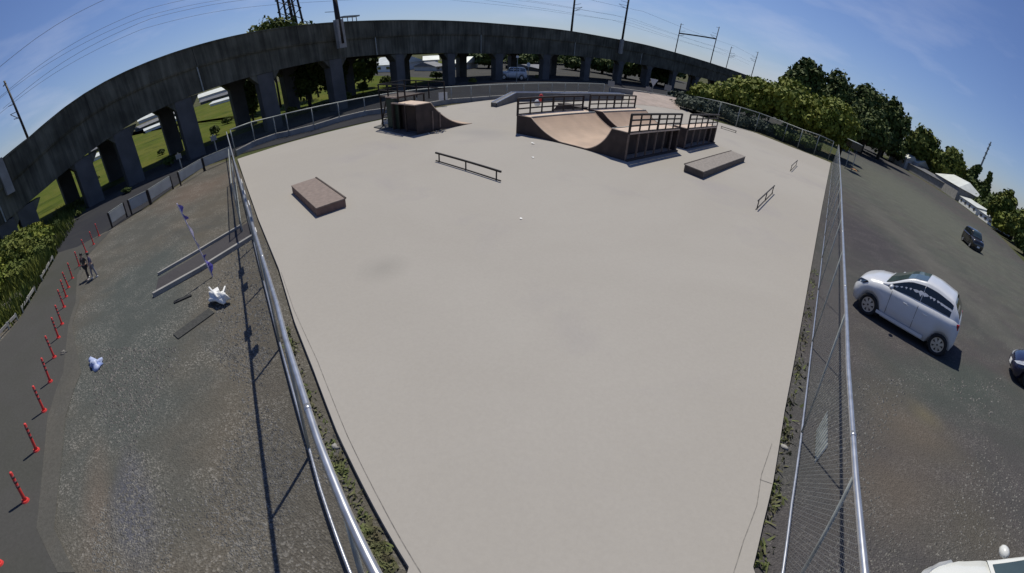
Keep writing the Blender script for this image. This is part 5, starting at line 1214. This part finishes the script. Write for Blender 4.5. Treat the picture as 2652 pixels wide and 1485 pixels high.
far_block('greenhouse', 'rear pale greenhouse above the middle left opening', (360,322),(490,268), (425,280), 0.5, 8, win=0, cat='greenhouse', wall='offwhite')
far_block('greenhouse', 'rear pale greenhouse above the third left opening', (515,256),(630,218), (572,226), 0.5, 8, win=0, cat='greenhouse', wall='offwhite')
far_block('greenhouse', 'white greenhouse at the far left edge between the piers', (-10,632),(20,606), (5,600), 0.5, 3, win=0, cat='greenhouse', wall='white')
far_block('house', 'white gabled house with a slanting roof under the viaduct', (952,188),(1018,186), (975,152), 0.5, 9, win=3, wall='white')
far_block('house', 'small pale house between the front piers under the viaduct', (1042,180),(1072,178), (1056,156), 0.5, 8, win=2, wall='offwhite')
far_block('house', 'tall white house right of the second pier pair', (1100,180),(1135,178), (1122,145), 0.3, 8, win=3, wall='white')
far_block('house', 'low house with a grey blue roof right of the tall white house', (1130,184),(1152,182), (1140,160), 0.5, 8, win=2, wall='offwhite', roof='roof_dark')
far_block('house', 'pale house behind the fourth pier pair', (1175,180),(1205,180), (1190,148), 0.5, 8, win=2, wall='offwhite')
far_block('house', 'pale house above the yellow green patch under the viaduct', (1395,186),(1440,186), (1420,172), 0.5, 9, win=3, wall='pier', roof='roof_dark')
rng0 = random.Random(3)
FP = [(250,470),(300,440),(330,500),(205,560),(420,400),(470,360),(440,430),(590,320),(560,350),(650,300),(700,320),(760,300),(820,290),(690,275),(940,240),(1000,225),(150,590),(900,262),(1130,205),(1225,215)]
for q, (x_, y_) in enumerate(FP):
    p = G(x_, y_); r_ = 0.011*p.length*rng0.uniform(0.8,1.5)
    tree('bush', Vector((p.x, p.y, 0)), r_*rng0.uniform(0.9,1.6), r_, 'leaf_mid' if q % 2 else 'leaf_dark', f'{["small dark","low green","rough dark","spreading green"][q%4]} bush, {["in the first left opening, upper","in the first left opening, middle","in the first left opening, lower right","in the narrow gap left of the first opening","at the middle of the second opening","top right of the second opening","centre of the second opening","lower left of the third opening","bottom left of the third opening","middle of the third opening","right of the third big pier","below the dark tree","left of the sleeved pier","above the far fence by the third pier","left of the start tower","above the start tower railing","at the leftmost grass gap","right of the sleeved pier","between the paired piers","right of the last bright grass gap"][q]}'[:200], 'bush', 'bushes in the field beyond the viaduct', n=500, size=r_*0.16, trunk_frac=0.03, seed=200+q)
# poles and signs under the viaduct
def sign_post(px, py, d_, topy, lab, shape='disc', m='white', s=0.35):
    p = at_dist(px, py, d_*k); h = z_at(p, px, topy); p.z = 0; rt = empty('road_sign', p, -azel(px, py)[0], lab, 'road sign', 'road signs by the viaduct')
    MB().tube([(0,0,0),(0,0,h)], 0.05, 8).build('pole', M['galv_dull'], rt)
    if shape == 'tri': MB().poly([(-s*1.1,-0.07,h),(s*1.1,-0.07,h),(0,-0.07,h-s*1.9)]).build('face', M[m], rt).modifiers.new('t','SOLIDIFY').thickness = 0.03
    elif shape == 'disc': MB().tube([(0,-0.08,h-s),(0,-0.05,h-s)], s, 20).build('face', M[m], rt)
    else: MB().box((0,-0.07,h-s), (s*1.8,0.04,s*1.3)).build('face', M[m], rt)
sign_post(1691, 225, 62, 204, 'pale triangular give way sign before the shaded trees', 'tri', 'offwhite', 0.55)
sign_post(1583, 218, 58, 206, 'pale square sign at the end of the far fence', 'sq', 'concrete', 0.5)
sign_post(1680, 228, 60, 222, 'low horizontal pale board under the triangular sign', 'sq', 'concrete', 0.45)
sign_post(1730, 228, 66, 216, 'grey upright board right of the triangular sign', 'sq', 'concrete', 0.6)
sign_post(1367, 202, 66, 162, 'thin pole with a white sign under the viaduct, right of the white car', 'disc', 'white', 0.3)
sign_post(1338, 205, 62, 143, 'slim pale pole right beside the parked white car', 'sq', 'white', 0.2)
sign_post(1395, 205, 74, 190, 'yellow board under the viaduct right of the white sign pole', 'sq', 'weed', 0.7)
sign_post(560, 385, 33.5, 345, 'short white post sign at the foot of the second front pier', 'sq', 'concrete', 0.28)
sign_post(468, 425, 31.5, 393, 'small grey marker post before the big left pier', 'sq', 'concrete', 0.25)
